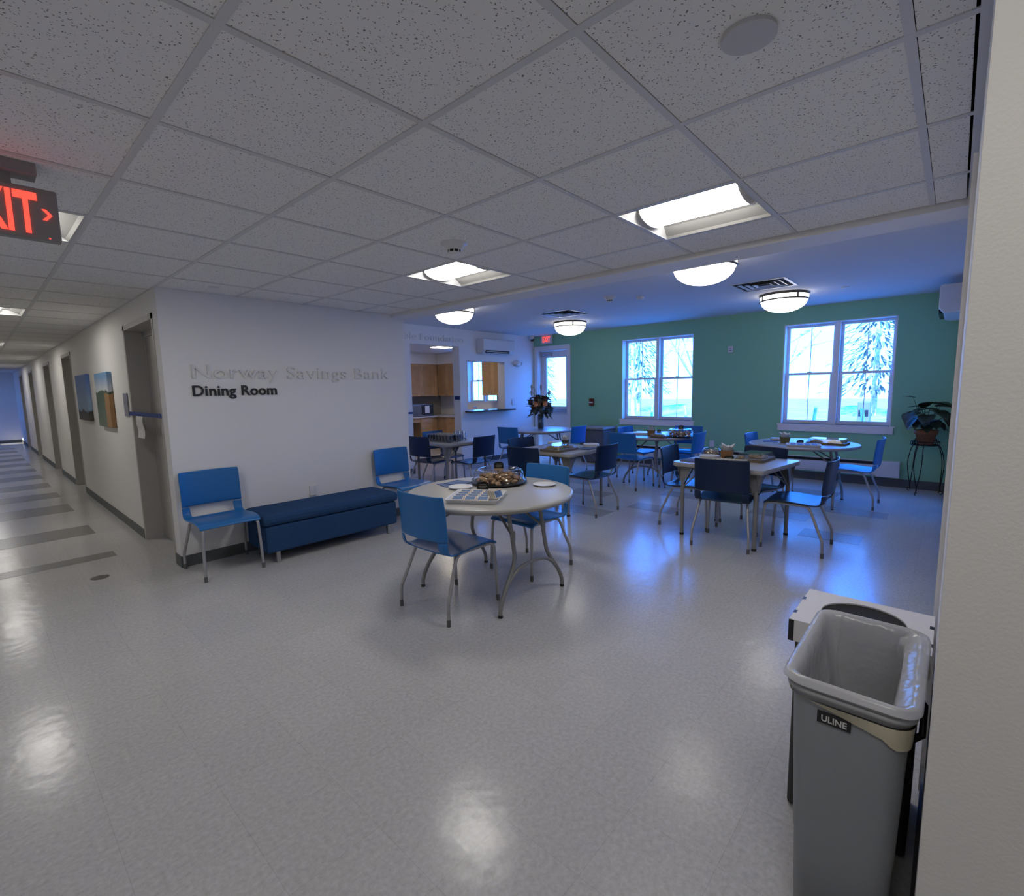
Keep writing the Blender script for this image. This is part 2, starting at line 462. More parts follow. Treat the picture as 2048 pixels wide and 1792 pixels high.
# ================================================================ SETTING
b = MB(); b.box(-2.5, -3.6, -0.1, 7.6, 22.4, 0.0, FLOOR); struct(b.build('floor'))
b = MB()
for y0, y1 in ((4.37, 4.58), (5.52, 6.04), (7.13, 7.78), (8.50, 9.08), (9.75, 10.40), (11.1, 11.75), (12.45, 13.1), (13.8, 14.45), (15.15, 15.8), (16.5, 17.15), (17.85, 18.5), (19.2, 19.85)):
    b.box(-2.1, y0, 0.0, -0.31, y1, 0.0012, INLAY)
i0 = struct(b.build('trim_1'))
b = MB()
for x0, y0, dx, dy in ((4.24, 1.0, .33, .58), (3.64, 1.58, .32, .60), (4.55, 2.1, .32, .6), (5.15, 1.0, .33, .58), (4.85, -.25, .32, .6), (5.45, -.9, .32, .6), (4.24, -.8, .32, .5), (3.3, 3.0, .32, .6), (4.55, 3.4, .32, .6), (5.15, 2.7, .32, .6), (3.94, 4.9, .32, .6), (5.15, 4.9, .32, .6), (6.4, -.3, .32, .6), (6.7, 1.0, .32, .6), (6.7, 3.2, .32, .6)):
    b.box(x0, y0, 0.0, x0+dx, y0+dy, 0.0012, INLAY2)
struct(b.build('trim_2'))

# ---- suspended ceiling: dark backing, tiles, bars; openings where the troffers sit
TROFF = [(2, -1), (2, 2), (-2, 3), (-2, 9), (-2, 16), (-2, 22), (-2, 28), (-2, -3)]
def in_lobby(u, v):
    x = (u+0.5)*T; y = (v+0.5)*T
    if y < 3.6: return -2.5 < x < 2.5 and y > -3.6 and (y > -1.6 or x < 0.2)
    return -2.5 < x < 0.02
bt = MB()
XE = 2.24
for u in range(-4, 4):
    for v in range(-6, 37):
        if not in_lobby(u, v) or (u, v) in TROFF: continue
        x0 = u*T+0.0125; x1 = (u+1)*T-0.0122; y0 = v*T+0.0122; y1 = (v+1)*T-0.0138
        if v*T < 3.5: x1 = min(x1, XE-0.012)
        if v*T < YR < (v+1)*T and u >= 0: y0 = YR+0.03
        if v*T < 3.5 < (v+1)*T and u >= 0: y1 = 3.49
        if x1-x0 < 0.03 or y1-y0 < 0.03: continue
        bt.box(x0, y0, H1+0.003, x1, y1, H1+0.02, TILE)
    x = u*T
for u in range(-4, 4):
    x = u*T
    if x < XE:
        y0 = -3.6 if u <= 0 else YR
        y1 = 22.3 if u <= 0 else 3.5
        bt.box(x-0.012, y0, H1, x+0.012, y1, H1+0.004, TBAR)
for v in range(-6, 37):
    y = v*T
    xr = (XE if y > YR else 0.05) if y < 3.5 else 0.0
    bt.box(-2.5, y-0.012, H1+0.0003, xr, y+0.012, H1+0.004, TBAR)
bt.box(0.05, YR, H1-0.001, XE, YR+0.022, H1+0.004, TBAR)       # wall angle on the right wall
bt.box(-2.5, -3.6, H1+0.10, XE, 22.3, H1+0.14, DARK)
struct(bt.build('ceiling'))

# dining room ceiling and kitchen ceiling
b = MB(); b.box(2.44, YR-0.1, H2, XW+0.3, YK, H2+0.1, GYP); struct(b.build('ceiling'))
b = MB(); b.box(3.25, YK+0.2, 2.45, XW, 9.3, 2.50, WALLD); struct(b.build('ceiling'))
# beam between lobby and dining room
b = MB(); b.box(XE, YR-0.1, 2.322, 2.50, 3.5, 2.80, WALL); struct(b.build('trim_3'))

# ---- sign wall block and hall wall with door recesses
RD = 0.17
b = MB()
b.box(0, 3.5, 0, 2.42, 3.70, 2.7, WALL)
b.box(2.27, 3.70, 0, 2.42, YK, 2.7, WALL)
struct(b.build('wall_left'))
DO = [(3.70, 4.77), (8.65, 9.62), (11.55, 12.55), (15.3, 16.3), (18.6, 19.6)]
b = MB(); y = 3.70
for a, c in DO:
    if a > y: b.box(0, y, 0, RD+0.03, a, 2.6, WALLD)
    b.box(0, a, 2.125, RD+0.03, c, 2.6, WALLD)
    y = c
b.box(0, y, 0, RD+0.03, 22.3, 2.6, WALLD)
struct(b.build('wall_hall'))
def hall_door(i, a, c):
    b = MB()
    b.box(0.002, c-0.004, 0, RD, c, 2.125, FRAME)          # far jamb face
    b.box(0.002, a, 0, RD, a+0.004, 2.125, FRAME)
    b.box(0.002, a, 2.121, RD, c, 2.125, FRAME)
    b.box(RD-0.02, c-0.05, 0, RD, c-0.004, 2.121, FRAME)
    b.box(RD-0.02, a+0.004, 0, RD, a+0.05, 2.121, FRAME)
    b.box(RD-0.02, a+0.05, 2.07, RD, c-0.05, 2.121, FRAME)
    b.box(-0.006, c-0.002, 0, 0.002, c+0.045, 2.17, FRAME)
    b.box(-0.006, a-0.045, 0, 0.002, a+0.002, 2.17, FRAME)
    b.box(-0.006, a-0.045, 2.123, 0.002, c+0.045, 2.17, FRAME)
    fr = struct(b.build('door_%d' % i))
    s = MB(); s.box(RD-0.012, a+0.055, 0.008, RD+0.03, c-0.055, 2.065, DOOR)
    s.build('door_leaf', fr)
    h = MB(); h.tube([(RD-0.015, a+0.13, 0.98), (RD-0.06, a+0.13, 0.98), (RD-0.06, a+0.24, 0.98)], 0.009, METAL)
    h.lathe([(0.028, 0), (0.028, 0.008), (0, 0.008)], METAL, 16, Matrix.Translation((RD-0.012, a+0.13, 0.98)) @ Matrix.Rotation(-PI/2, 4, 'Y'))
    h.build('door_handle', fr)
for i, (a, c) in enumerate(DO): hall_door(i+1, a, c)

# end of the hall, unseen sides that close the building
b = MB(); b.box(-2.5, 22.3, 0, 0.2, 22.45, 2.6, WALL); struct(b.build('wall_hall_end'))
b = MB()
b.box(-2.65, -3.6, 0, -2.5, 20.9, 2.6, WALLD); b.box(-2.65, 20.9, 0, -2.5, 21.8, 1.4, WALLD)
b.box(-2.65, 20.9, 2.1, -2.5, 21.8, 2.6, WALLD); b.box(-2.65, 21.8, 0, -2.5, 22.45, 2.6, WALLD)
struct(b.build('wall_hall_left'))
b = MB(); b.box(-2.5, -3.7, 0, 0.2, -3.6, 2.6, WALLD); struct(b.build('wall_back'))
# foreground wall end and right wall
b = MB(); b.box(0.05, -3.6, 0, 0.20, YR, 2.7, mat('warm_white_paint_dimmed', (0.66, 0.645, 0.615), 0.6, bump=0.12, bscale=140, spec=0.3)); struct(b.build('wall_foreground'))  # warm white made darker, to tone down the light on this wall
b = MB(); b.box(0.20, YR-0.15, 0, XW+0.25, YR, 2.75, WALL); struct(b.build('wall_right'))
b = MB()
b.box(1.075, YR, 0.0, 1.13, YR+0.013, 2.12, TRIM)
b.box(2.05, YR, 0.0, 2.11, YR+0.013, 2.12, TRIM)
b.box(1.075, YR, 2.12, 2.11, YR+0.013, 2.18, TRIM)
b.box(1.13, YR, 0.0, 2.05, YR+0.006, 2.12, DOOR)
struct(b.build('door_7'))

# ---- green wall with two windows, a door and (in the kitchen) a third window
WTH = 0.20
OPEN = [(-0.715, 0.69, 0.86, 2.40), (2.13, 3.55, 0.86, 2.40), (4.85, 5.70, 0.0, 2.35), (6.98, 8.03, 1.17, 2.25)]
def wall_x(x0, x1, ya, yb, h, opens, m):
    b = MB(); y = ya
    for a, c, z0, z1 in opens:
        b.box(x0, y, 0, x1, a, h, m)
        if z0 > 0: b.box(x0, a, 0, x1, c, z0, m)
        b.box(x0, a, z1, x1, c, h, m)
        y = c
    b.box(x0, y, 0, x1, yb, h, m)
    return b
struct(wall_x(XW, XW+WTH, YR, YK, 2.75, OPEN[:3], GREEN).build('wall_green'))
struct(wall_x(XW, XW+WTH, YK, 9.4, 2.75, OPEN[3:], WALLD).build('wall_kitchen_side'))
def window(n, a, c, z0, z1, apron=True, mull=True):
    root = struct(MB().box(XW-0.012, a-0.05, z0-0.022, XW+0.13, c+0.05, z0, TRIM).build('window_%d' % n))
    root['kind'] = 'structure'
    XG = XW+0.13
    f = MB()
    # reveal liners
    f.box(XW+0.001, a-0.001, z0, XW+WTH, a+0.012, z1, TRIM); f.box(XW+0.001, c-0.012, z0, XW+WTH, c+0.001, z1, TRIM)
    f.box(XW+0.001, a, z1-0.012, XW+WTH, c, z1+0.001, TRIM)
    f.build('window_jamb', root)
    if apron:
        MB().box(XW-0.018, a-0.035, z0-0.11, XW, c+0.035, z0-0.022, TRIM).build('window_apron', root)
    mid = (a+c)/2
    units = [(a+0.012, mid-0.03), (mid+0.03, c-0.012)] if mull else [(a+0.012, c-0.012)]
    if mull: MB().box(XW+0.07, mid-0.03, z0, XW+0.19, mid+0.03, z1-0.012, TRIM).build('mullion', root)
    zm = (z0+z1)/2-0.01
    for (p, q) in units:
        w = 0.038
        up = MB(); x0, x1 = XG+0.03, XG+0.055
        up.box(x0, p, zm, x1, p+w, z1-0.012, TRIM); up.box(x0, q-w, zm, x1, q, z1-0.012, TRIM)
        up.box(x0, p+w, z1-0.012-w, x1, q-w, z1-0.012, TRIM); up.box(x0, p+w, zm, x1, q-w, zm+0.03, TRIM)
        up.box(x0+0.008, (p+q)/2-0.005, zm+0.03, x1-0.008, (p+q)/2+0.005, z1-0.012-w, TRIM)
        us = up.build('upper_sash', root)
        MB().box(x0+0.010, p+w, zm+0.03, x0+0.013, q-w, z1-0.012-w, PANE).build('pane', us)
        lo = MB(); x0, x1 = XG-0.005, XG+0.022
        w2 = 0.05
        lo.box(x0, p, z0, x1, p+w2, zm+0.035, TRIM); lo.box(x0, q-w2, z0, x1, q, zm+0.035, TRIM)
        lo.box(x0, p+w2, z0, x1, q-w2, z0+0.055, TRIM); lo.box(x0, p+w2, zm, x1, q-w2, zm+0.035, TRIM)
        lo.box(x0+0.009, (p+q)/2-0.005, z0+0.055, x1-0.009, (p+q)/2+0.005, zm, TRIM)
        ls = lo.build('lower_sash', root)
        MB().box(x0+0.012, p+w2, z0+0.055, x0+0.015, q-w2, zm, PANE).build('pane', ls)
        lk = MB(); lk.box(x0-0.004, (p+q)/2-0.03, zm+0.035, x1+0.01, (p+q)/2+0.03, zm+0.047, TRIM)
        lk.build('sash_lock', root)
    return root
window(1, *OPEN[0]); window(2, *OPEN[1]); window(3, *OPEN[3], apron=False)
# unseen window added in the hall's left side to let blue light in
b = MB(); b.box(-2.60, 20.9, 1.4, -2.55, 20.96, 2.1, TRIM); b.box(-2.60, 21.74, 1.4, -2.55, 21.8, 2.1, TRIM)
b.box(-2.60, 20.96, 1.4, -2.55, 21.74, 1.46, TRIM); b.box(-2.60, 20.96, 2.04, -2.55, 21.74, 2.1, TRIM)
w4 = struct(b.build('window_4'))
MB().box(-2.578, 20.96, 1.46, -2.572, 21.74, 2.04, PANE).build('pane', w4)

# ---- glazed outer door in the green wall
a, c = 4.85, 5.70
b = MB()
for y0, y1 in ((a-0.07, a+0.02), (c-0.02, c+0.07)): b.box(XW-0.02, y0, 0, XW, y1, 2.42, TRIM)
b.box(XW-0.02, a+0.02, 2.33, XW, c-0.02, 2.42, TRIM)
b.box(XW, a-0.001, 0, XW+WTH, a+0.03, 2.35, TRIM); b.box(XW, c-0.03, 0, XW+WTH, c+0.001, 2.35, TRIM)
b.box(XW, a+0.03, 2.32, XW+WTH, c-0.03, 2.351, TRIM)
d6 = struct(b.build('door_6'))
x0, x1 = XW+0.12, XW+0.16
b = MB(); ga, gc = a+0.14, c-0.17
b.box(x0, a+0.032, 0.01, x1, ga, 2.315, TRIM); b.box(x0, gc, 0.01, x1, c-0.032, 2.315, TRIM)
b.box(x0, ga, 0.01, x1, gc, 1.09, TRIM); b.box(x0, ga, 2.17, x1, gc, 2.315, TRIM)
b.build('door_leaf', d6)
MB().box(x0+0.018, ga, 1.09, x0+0.022, gc, 2.17, PANE).build('pane', d6)
b = MB(); b.box(x0-0.07, a+0.06, 0.98, x0-0.03, c-0.06, 1.04, METAL); b.box(x0-0.03, a+0.08, 0.985, x0, a+0.14, 1.035, METAL); b.box(x0-0.03, c-0.14, 0.985, x0, c-0.08, 1.035, METAL)
b.build('push_bar', d6)
b = MB(); b.box(x0-0.05, c-0.34, 2.20, x0, c-0.06, 2.27, METAL); b.build('door_closer', d6, bevel=0.006)

# ---- kitchen wall with doorway and serving hatch
KO = [(4.19, 5.34, 0.0, 2.32), (5.52, 6.62, 1.05, 2.06)]
b = MB(); x = 2.27
for a, c, z0, z1 in KO:
    b.box(x, YK, 0, a, YK+0.2, 2.75, WALL)
    if z0 > 0: b.box(a, YK, 0, c, YK+0.2, z0, WALL)
    b.box(a, YK, z1, c, YK+0.2, 2.75, WALL); x = c
b.box(x, YK, 0, XW, YK+0.2, 2.75, WALL)
struct(b.build('wall_kitchen'))
b = MB(); b.box(5.45, YK-0.2, 1.045, 6.74, YK+0.26, 1.075, GRANITE)
tag(b.build('serving_counter', bevel=0.004), 'dark stone shelf across the sill of the serving hatch in the kitchen wall', 'shelf')
struct(MB().box(3.4, 9.13, 0, XW, 9.3, 2.75, BSPLASH).build('wall_kitchen_back'))
struct(MB().box(3.25, YK+0.2, 0, 3.4, 9.3, 2.75, WALLD).build('wall_kitchen_left'))
b = MB(); b.box(3.4, 8.79, 2.17, XW, 9.13, 2.45, WALLD); b.box(7.24, 8.05, 2.17, XW, 8.79, 2.45, WALLD); b.box(7.24, 6.0, 2.17, XW, 6.97, 2.45, WALLD)
struct(b.build('trim_4'))

# ---- baseboards
b = MB(); b.box(-0.009, 3.491, 0, 2.42, 3.5, 0.098, BASE); b.box(-0.009, 3.5, 0, 0, 3.655, 0.098, BASE); b.box(2.42, 3.5, 0, 2.429, YK, 0.098, BASE)
struct(b.build('baseboard_left'))
b = MB(); y = 4.815
for a, c in DO[1:]:
    b.box(-0.009, y, 0, 0, a-0.045, 0.098, BASE); y = c+0.045
b.box(-0.009, y, 0, 0, 22.3, 0.098, BASE); b.box(-2.5, 22.29, 0, -0.009, 22.3, 0.10, BASE)
struct(b.build('baseboard_hall'))
b = MB(); b.box(2.43, YK-0.009, 0, 4.19, YK, 0.098, BASE); b.box(5.34, YK-0.009, 0, XW, YK, 0.098, BASE)
struct(b.build('baseboard_kitchen'))
b = MB(); b.box(XW-0.009, YR+0.01, 0, XW, 4.78, 0.12, BASE); struct(b.build('baseboard_green'))
b = MB(); b.box(0.20, YR, 0, 1.07, YR+0.009, 0.098, BASE); b.box(2.12, YR, 0, XW-0.01, YR+0.009, 0.098, BASE); struct(b.build('baseboard_right'))

struct(MB().box(-3.0, -4.0, 2.85, 8.1, 22.8, 3.0, GYP).build('sun_block_roof'))  # unseen slab over the whole building, added to keep the sun out

# ================================================================ LIGHT FITTINGS
def make_troffer():
    r = empty('ceiling_light', (0, 0, H1))
    w = T/2-0.014
    f = MB()
    for s in (-1, 1):     # long curved reflector wings each side of the lens (lens runs along y)
        pr = [(s*w, 0.002), (s*(w-0.006), 0.0), (s*(w-0.02), 0.012), (s*0.20, 0.045), (s*0.13, 0.058)]
        for i in range(4):
            (xa, za), (xb, zb) = pr[i], pr[i+1]
            f.add([(xa, -w, za), (xb, -w, zb), (xb, w, zb), (xa, w, za)], [(0, 1, 2, 3)], WING)
    for s in (-1, 1):
        f.add([(-w, s*w, 0.0), (w, s*w, 0.0), (w, s*(w-0.03), 0.05), (-w, s*(w-0.03), 0.05)], [(0, 1, 2, 3)], REFL)
        f.box(-w, s*w-0.004, 0.0, w, s*w+0.004, 0.012, REFL); f.box(s*w-0.004, -w, 0.0, s*w+0.004, w, 0.012, REFL)
    f.box(-w, -w, 0.06, w, w, 0.085, REFL)
    f.build('reflector', r)
    l = MB(); n = 10; pts = []
    for i in range(n+1):
        a = PI*i/n; pts.append((-0.135*math.cos(a), 0.058-0.050*math.sin(a)))
    for i in range(n):
        (xa, za), (xb, zb) = pts[i], pts[i+1]
        l.add([(xa, -w+0.045, za), (xb, -w+0.045, zb), (xb, w-0.045, zb), (xa, w-0.045, za)], [(0, 3, 2, 1)], LENS, True)
    l.build('lens', r)
    for s in (-1, 1):
        e = MB(); y = s*(w-0.04)
        e.add([(x*1.04, y, z) for x, z in pts], [list(range(n+1))], REFL)
        e.tube([(x*1.03, y, z-0.002) for x, z in pts], 0.004, REFL, 6)
        e.build('end_plate', r)
    return r
proto = make_troffer()
TL = {(2, -1): ('square recessed ceiling light nearest the dining room opening, at upper right', None),
      (2, 2): ('square recessed ceiling light above the sign wall and its chairs', None),
      (-2, 3): ('recessed ceiling light half hidden behind the hanging exit sign', None),
      (-2, 9): ('square recessed ceiling light nearest of the row down the hallway', None),
      (-2, 16): ('second recessed ceiling light down the hallway', None)}
for i, (u, v) in enumerate(TROFF):
    o = proto if i == 0 else copy_tree(proto)
    o.location = ((u+0.5)*T, (v+0.5)*T, H1)
    lab = TL.get((u, v), ('recessed ceiling light deep in or behind the hallway', None))[0]
    tag(o, lab, 'ceiling light', 'recessed square ceiling lights')

def make_dome():
    r = empty('bowl_ceiling_light', (0, 0, H2))
    f = MB(); f.lathe([(0.285, 0.0), (0.292, -0.015), (0.285, -0.03)], BRONZE, 40, cap0=True)
    f.build('ceiling_pan', r)
    g = MB()
    g.lathe([(0.283, -0.03), (0.279, -0.085)], BOWL, 40)
    g.lathe([(0.268, -0.088)]+[(0.268*math.cos(a), -0.088-0.145*math.sin(a)) for a in [PI/2*k/10 for k in range(1, 10)]]+[(0.001, -0.233)], BOWL, 40)
    g.build('glass_bowl', r)
    h = MB()
    h.tube([(0.284*math.cos(2*PI*k/40), 0.284*math.sin(2*PI*k/40), -0.087) for k in range(40)], 0.010, BRONZE, 6, closed=True)
    for k in range(4):
        a = PI/4+k*PI/2
        h.box(0.281, -0.010, -0.087, 0.293, 0.010, -0.028, BRONZE, Matrix.Rotation(a, 4, 'Z'))
    h.build('metal_band', r)
    return r
proto = make_dome()
for i, (x, y, lab) in enumerate(((6.18, 0.38, 'glowing glass bowl ceiling light between the beam and the right window'),
                                 (6.2, 3.80, 'glowing glass bowl ceiling light near the small exit sign and glazed door'),
                                 (3.62, 0.45, 'glowing glass bowl light cut off by the beam, right of the pair behind it'),
                                 (3.65, 4.0, 'glowing glass bowl light cut off by the beam, in front of the kitchen wall'))):
    o = proto if i == 0 else copy_tree(proto)
    o.location = (x, y, H2); tag(o, lab, 'ceiling light', 'glass bowl lights of the dining room')

# kitchen ceiling light
r = empty('kitchen_ceiling_light', (6.05, 7.1, 2.449), 0, 'flat bright ceiling light seen through the kitchen doorway', 'ceiling light')
MB().box(-0.22, -0.22, -0.012, 0.22, 0.22, 0, WHITE).build('housing', r)
MB().box(-0.20, -0.20, -0.020, 0.20, 0.20, -0.0125, KLENS).build('diffuser', r)

# air grilles in the dining ceiling
def grille(x, y, lab):
    r = empty('air_grille', (x, y, H2), 0, lab, 'air vent', 'ceiling air vents')
    f = MB(); a, c = 0.30, 0.27
    for s in (-1, 1):
        f.box(-a, s*a, -0.008, a, s*c, 0.0, WHITE); f.box(s*a, -c, -0.008, s*c, c, 0.0, WHITE)
    f.build('frame', r)
    MB().box(-c, -c, -0.002, c, c, -0.0005, DARK).build('backing', r)
    for q in (0.225, 0.16, 0.095):
        s = MB()
        o = [(-q, -q), (q, -q), (q, q), (-q, q)]; k = q-0.028
        i_ = [(-k, -k), (k, -k), (k, k), (-k, k)]
        v = [(X, Y, -0.012) for X, Y in o]+[(X, Y, -0.002) for X, Y in i_]
        s.add(v, [(0, 1, 5, 4), (1, 2, 6, 5), (2, 3, 7, 6), (3, 0, 4, 7)], WHITE)
        s.add([(X, Y, Z+0.002) for X, Y, Z in v], [(4, 5, 1, 0), (5, 6, 2, 1), (6, 7, 3, 2), (7, 4, 0, 3)], WHITE)
        s.build('louvre', r)
grille(5.32, 0.40, 'square louvred air vent in front of the right bowl light')
grille(5.30, 3.28, 'square louvred air vent in front of the bowl light near the door')

# smoke detectors, sprinkler covers and speaker
def detector(x, y, z, lab, r=0.055):
    o = empty('smoke_detector', (x, y, z), 0, lab, 'smoke detector')
    m = MB(); m.lathe([(r*1.45, 0), (r*1.45, -0.008), (r*1.1, -0.014), (r*1.05, -0.03), (r*0.72, -0.043)], WHITE, 28, cap0=True); m.build('base', o)
    m = MB(); m.lathe([(r*0.70, -0.040), (r*0.66, -0.058)], BLACK, 24); m.build('grille', o)
    m = MB(); m.lathe([(r*0.70, -0.057), (r*0.55, -0.066), (0.001, -0.068)], WHITE, 24)
    for k in range(8):
        a = 2*PI*k/8; m.box(r*0.66, -0.003, -0.06, r*0.74, 0.003, -0.040, WHITE, Matrix.Rotation(a, 4, 'Z'))
    m.build('cap', o)
detector(0.95, 0.93, H1+0.005, 'white smoke detector on the tiled ceiling between the two recessed lights')
detector(4.62, 2.05, H2, 'white smoke detector on the dining room ceiling, left of the round sensor')
m = MB(); m.lathe([(0.05, 0), (0.05, -0.02), (0.036, -0.034), (0.001, -0.04)], WHITE, 24, cap0=True)
tag(m.build('ceiling_sensor', loc=(4.93, 1.78, H2)), 'small round white sensor on the dining room ceiling beside the smoke detector', 'sensor')
for x, y, z, lab in ((6.25, -0.28, H2, 'tiny sprinkler cap on the dining ceiling near the right wall'), (6.36, 4.5, H2, 'tiny sprinkler cap on the dining ceiling left of the bowl light near the door'), (0.34, 3.21, H1+0.006, 'flat round sprinkler cover on the tiled ceiling above the sign wall')):
    m = MB(); m.lathe([(0.042, 0), (0.040, -0.008), (0.001, -0.009)], WHITE, 20, cap0=True)
    tag(m.build('sprinkler_cover', loc=(x, y, z)), lab, 'sprinkler')
m = MB(); m.lathe([(0.066, 0.0), (0.066, -0.012), (0.063, -0.014), (0.001, -0.014)], OFFW, 36, smooth=False, cap0=True)
tag(m.build('ceiling_disc', loc=(0.315, -0.918, H1+0.006)), 'flat pale round disc on the ceiling tile at upper right', 'ceiling cover')

# ================================================================ SIGNS
RX = Matrix.Rotation(PI/2, 4, 'X')       # text upright, facing -y
def letters(o, parent, ax, lo, hi, flip=False):
    """stretch the lettering to its measured run and split it into one mesh per letter"""
    me = o.data; xs = [v.co[ax] for v in me.vertices]; x0, x1 = min(xs), max(xs)
    for v in me.vertices: v.co[ax] = lo+(v.co[ax]-x0)/(x1-x0)*(hi-lo)
    n = len(me.vertices); par = list(range(n))
    def find(a):
        while par[a] != a: par[a] = par[par[a]]; a = par[a]
        return a
    for e in me.edges: par[find(e.vertices[0])] = find(e.vertices[1])
    key = {}
    for v in me.vertices:                      # front, back and side skins of a letter share positions
        k = (round(v.co.x, 5), round(v.co.y, 5), round(v.co.z, 5))
        if k in key: par[find(v.index)] = find(key[k])
        else: key[k] = v.index
    isl = {}
    for i in range(n): isl.setdefault(find(i), []).append(i)
    groups = []
    for r_ in sorted(isl.values(), key=lambda q: min(me.vertices[i].co[ax] for i in q)):
        a_, b_ = min(me.vertices[i].co[ax] for i in r_), max(me.vertices[i].co[ax] for i in r_)
        for g in groups:
            ov = min(b_, g[1])-max(a_, g[0])
            if ov > 0.5*min(b_-a_, g[1]-g[0]): g[0] = min(a_, g[0]); g[1] = max(b_, g[1]); g[2] += r_; break
        else: groups.append([a_, b_, list(r_)])
    for g in groups:
        ids = {v: k for k, v in enumerate(g[2])}
        fs = [[ids[i] for i in p.vertices] for p in me.polygons if p.vertices[0] in ids]
        m2 = bpy.data.meshes.new('letter'); m2.from_pydata([tuple(me.vertices[i].co) for i in g[2]], [], fs)
        m2.materials.append(me.materials[0]); m2.update()
        q = bpy.data.objects.new('letter', m2); COL.objects.link(q); q.parent = parent
    bpy.data.objects.remove(o); bpy.data.meshes.remove(me)
r = empty('raised_lettering', (0.205, 3.491, 1.624), 0, 'white raised letters reading Norway Savings Bank on the white wall', 'wall lettering')
letters(text_obj('src', 'Norway Savings Bank', 0.170, 0.016, LETW, RX, spacing=1.05), r, 0, 0.0, 1.965)
r = empty('raised_lettering', (0.197, 3.493, 1.473), 0, 'dark raised letters reading Dining Room on the white wall', 'wall lettering')
letters(text_obj('src', 'Dining Room', 0.128, 0.012, LETD, RX, offset=0.0022, spacing=1.03), r, 0, 0.0, 0.705)
r = empty('raised_lettering', (4.07, YK-0.008, 2.395), 0, 'white raised letters reading ble Foundation above the kitchen doorway', 'wall lettering')
letters(text_obj('src', 'ble Foundation', 0.165, 0.014, LETW, RX), r, 0, 0.0, 1.38)

def chevron(b, x, z, y, h, t, m):
    pts = [(x, z+h/2), (x+t, z+h/2), (x+h*0.42+t, z), (x+t, z-h/2), (x, z-h/2), (x+h*0.42, z)]
    v = [(p, y, q) for p, q in pts]+[(p, y+0.004, q) for p, q in pts]
    b.add(v, [(0, 1, 2, 5), (5, 2, 3, 4), (6, 11, 8, 7), (11, 10, 9, 8)]+[(i, i+6, (i+1) % 6+6, (i+1) % 6) for i in range(6)], m)
r = empty('exit_sign', (-0.94, 1.32, 2.18), 0, 'large exit sign with red lit letters hanging from the tiled ceiling', 'exit sign')
MB().box(-0.153, -0.022, -0.096, 0.153, 0.022, 0.096, SIGNG).build('housing', r, bevel=0.005)
MB().box(-0.10, -0.05, 0.135, 0.10, 0.05, 0.176, SIGNG).box(-0.03, -0.012, 0.094, 0.03, 0.012, 0.136, SIGNG).build('ceiling_mount', r)
letters(text_obj('src', 'EXIT', 0.208, 0.004, RED, Matrix.Translation((0, -0.0245, -0.072)) @ RX, offset=0.0045), r, 0, -0.122, 0.093)
b = MB(); chevron(b, 0.104, 0.0, -0.0265, 0.04, 0.012, RED); b.build('arrow', r)
MB().box(0.115, -0.023, -0.088, 0.121, -0.0215, -0.084, RED).build('indicator', r)
r = empty('exit_sign', (XW-0.03, 5.385, 2.56), 0, 'small white exit sign with red letters above the glazed door', 'exit sign')
MB().box(-0.03, -0.155, -0.095, 0.0, 0.155, 0.09, WHITE).build('housing', r, bevel=0.004)
MYZ = Matrix(((0, 0, -1, 0), (-1, 0, 0, 0), (0, 1, 0, 0), (0, 0, 0, 1)))   # text on a face looking to -x, reading along -y
letters(text_obj('src', 'EXIT', 0.17, 0.003, RED, Matrix.Translation((-0.032, 0.10, -0.058)) @ MYZ, offset=0.003), r, 1, -0.105, 0.105)

# hallway plaque, blue strap and paper, paintings
MB_ = MB(); MB_.box(-0.012, 4.92, 1.275, -0.001, 5.10, 1.512, mat('plaque_grey', (0.24, 0.24, 0.28), 0.35, noise=0.2, nscale=20))
tag(MB_.build('door_plaque'), 'small grey door plaque on the hallway wall beside the blue strap', 'sign')
b = MB(); b.box(-0.014, 3.66, 1.288, -0.002, 4.86, 1.326, TAPE)
tag(b.build('blue_strap'), 'dark blue strap stretched across the first hallway doorway', 'strap')
b = MB(); n = 6
for i in range(n):
    z0 = 1.288-0.21*i/n; z1 = 1.288-0.21*(i+1)/n; dx0 = -0.016-0.006*math.sin(i*1.1); dx1 = -0.016-0.006*math.sin((i+1)*1.1)
    b.add([(dx0, 4.30, z0), (dx0, 4.57, z0), (dx1, 4.57, z1), (dx1, 4.30, z1)], [(0, 1, 2, 3)], PAPER)
    b.add([(dx0+.001, 4.30, z0), (dx0+.001, 4.57, z0), (dx1+.001, 4.57, z1), (dx1+.001, 4.30, z1)], [(3, 2, 1, 0)], PAPER)
tag(b.build('paper_notice'), 'white paper notice hanging below the blue strap', 'notice')
def painting(name, y0, y1, z0, z1, m, lab):
    b = MB(); b.box(-0.045, y0, z0, -0.001, y1, z1, m)
    tag(b.build(name, bevel=0.006), lab, 'painting')
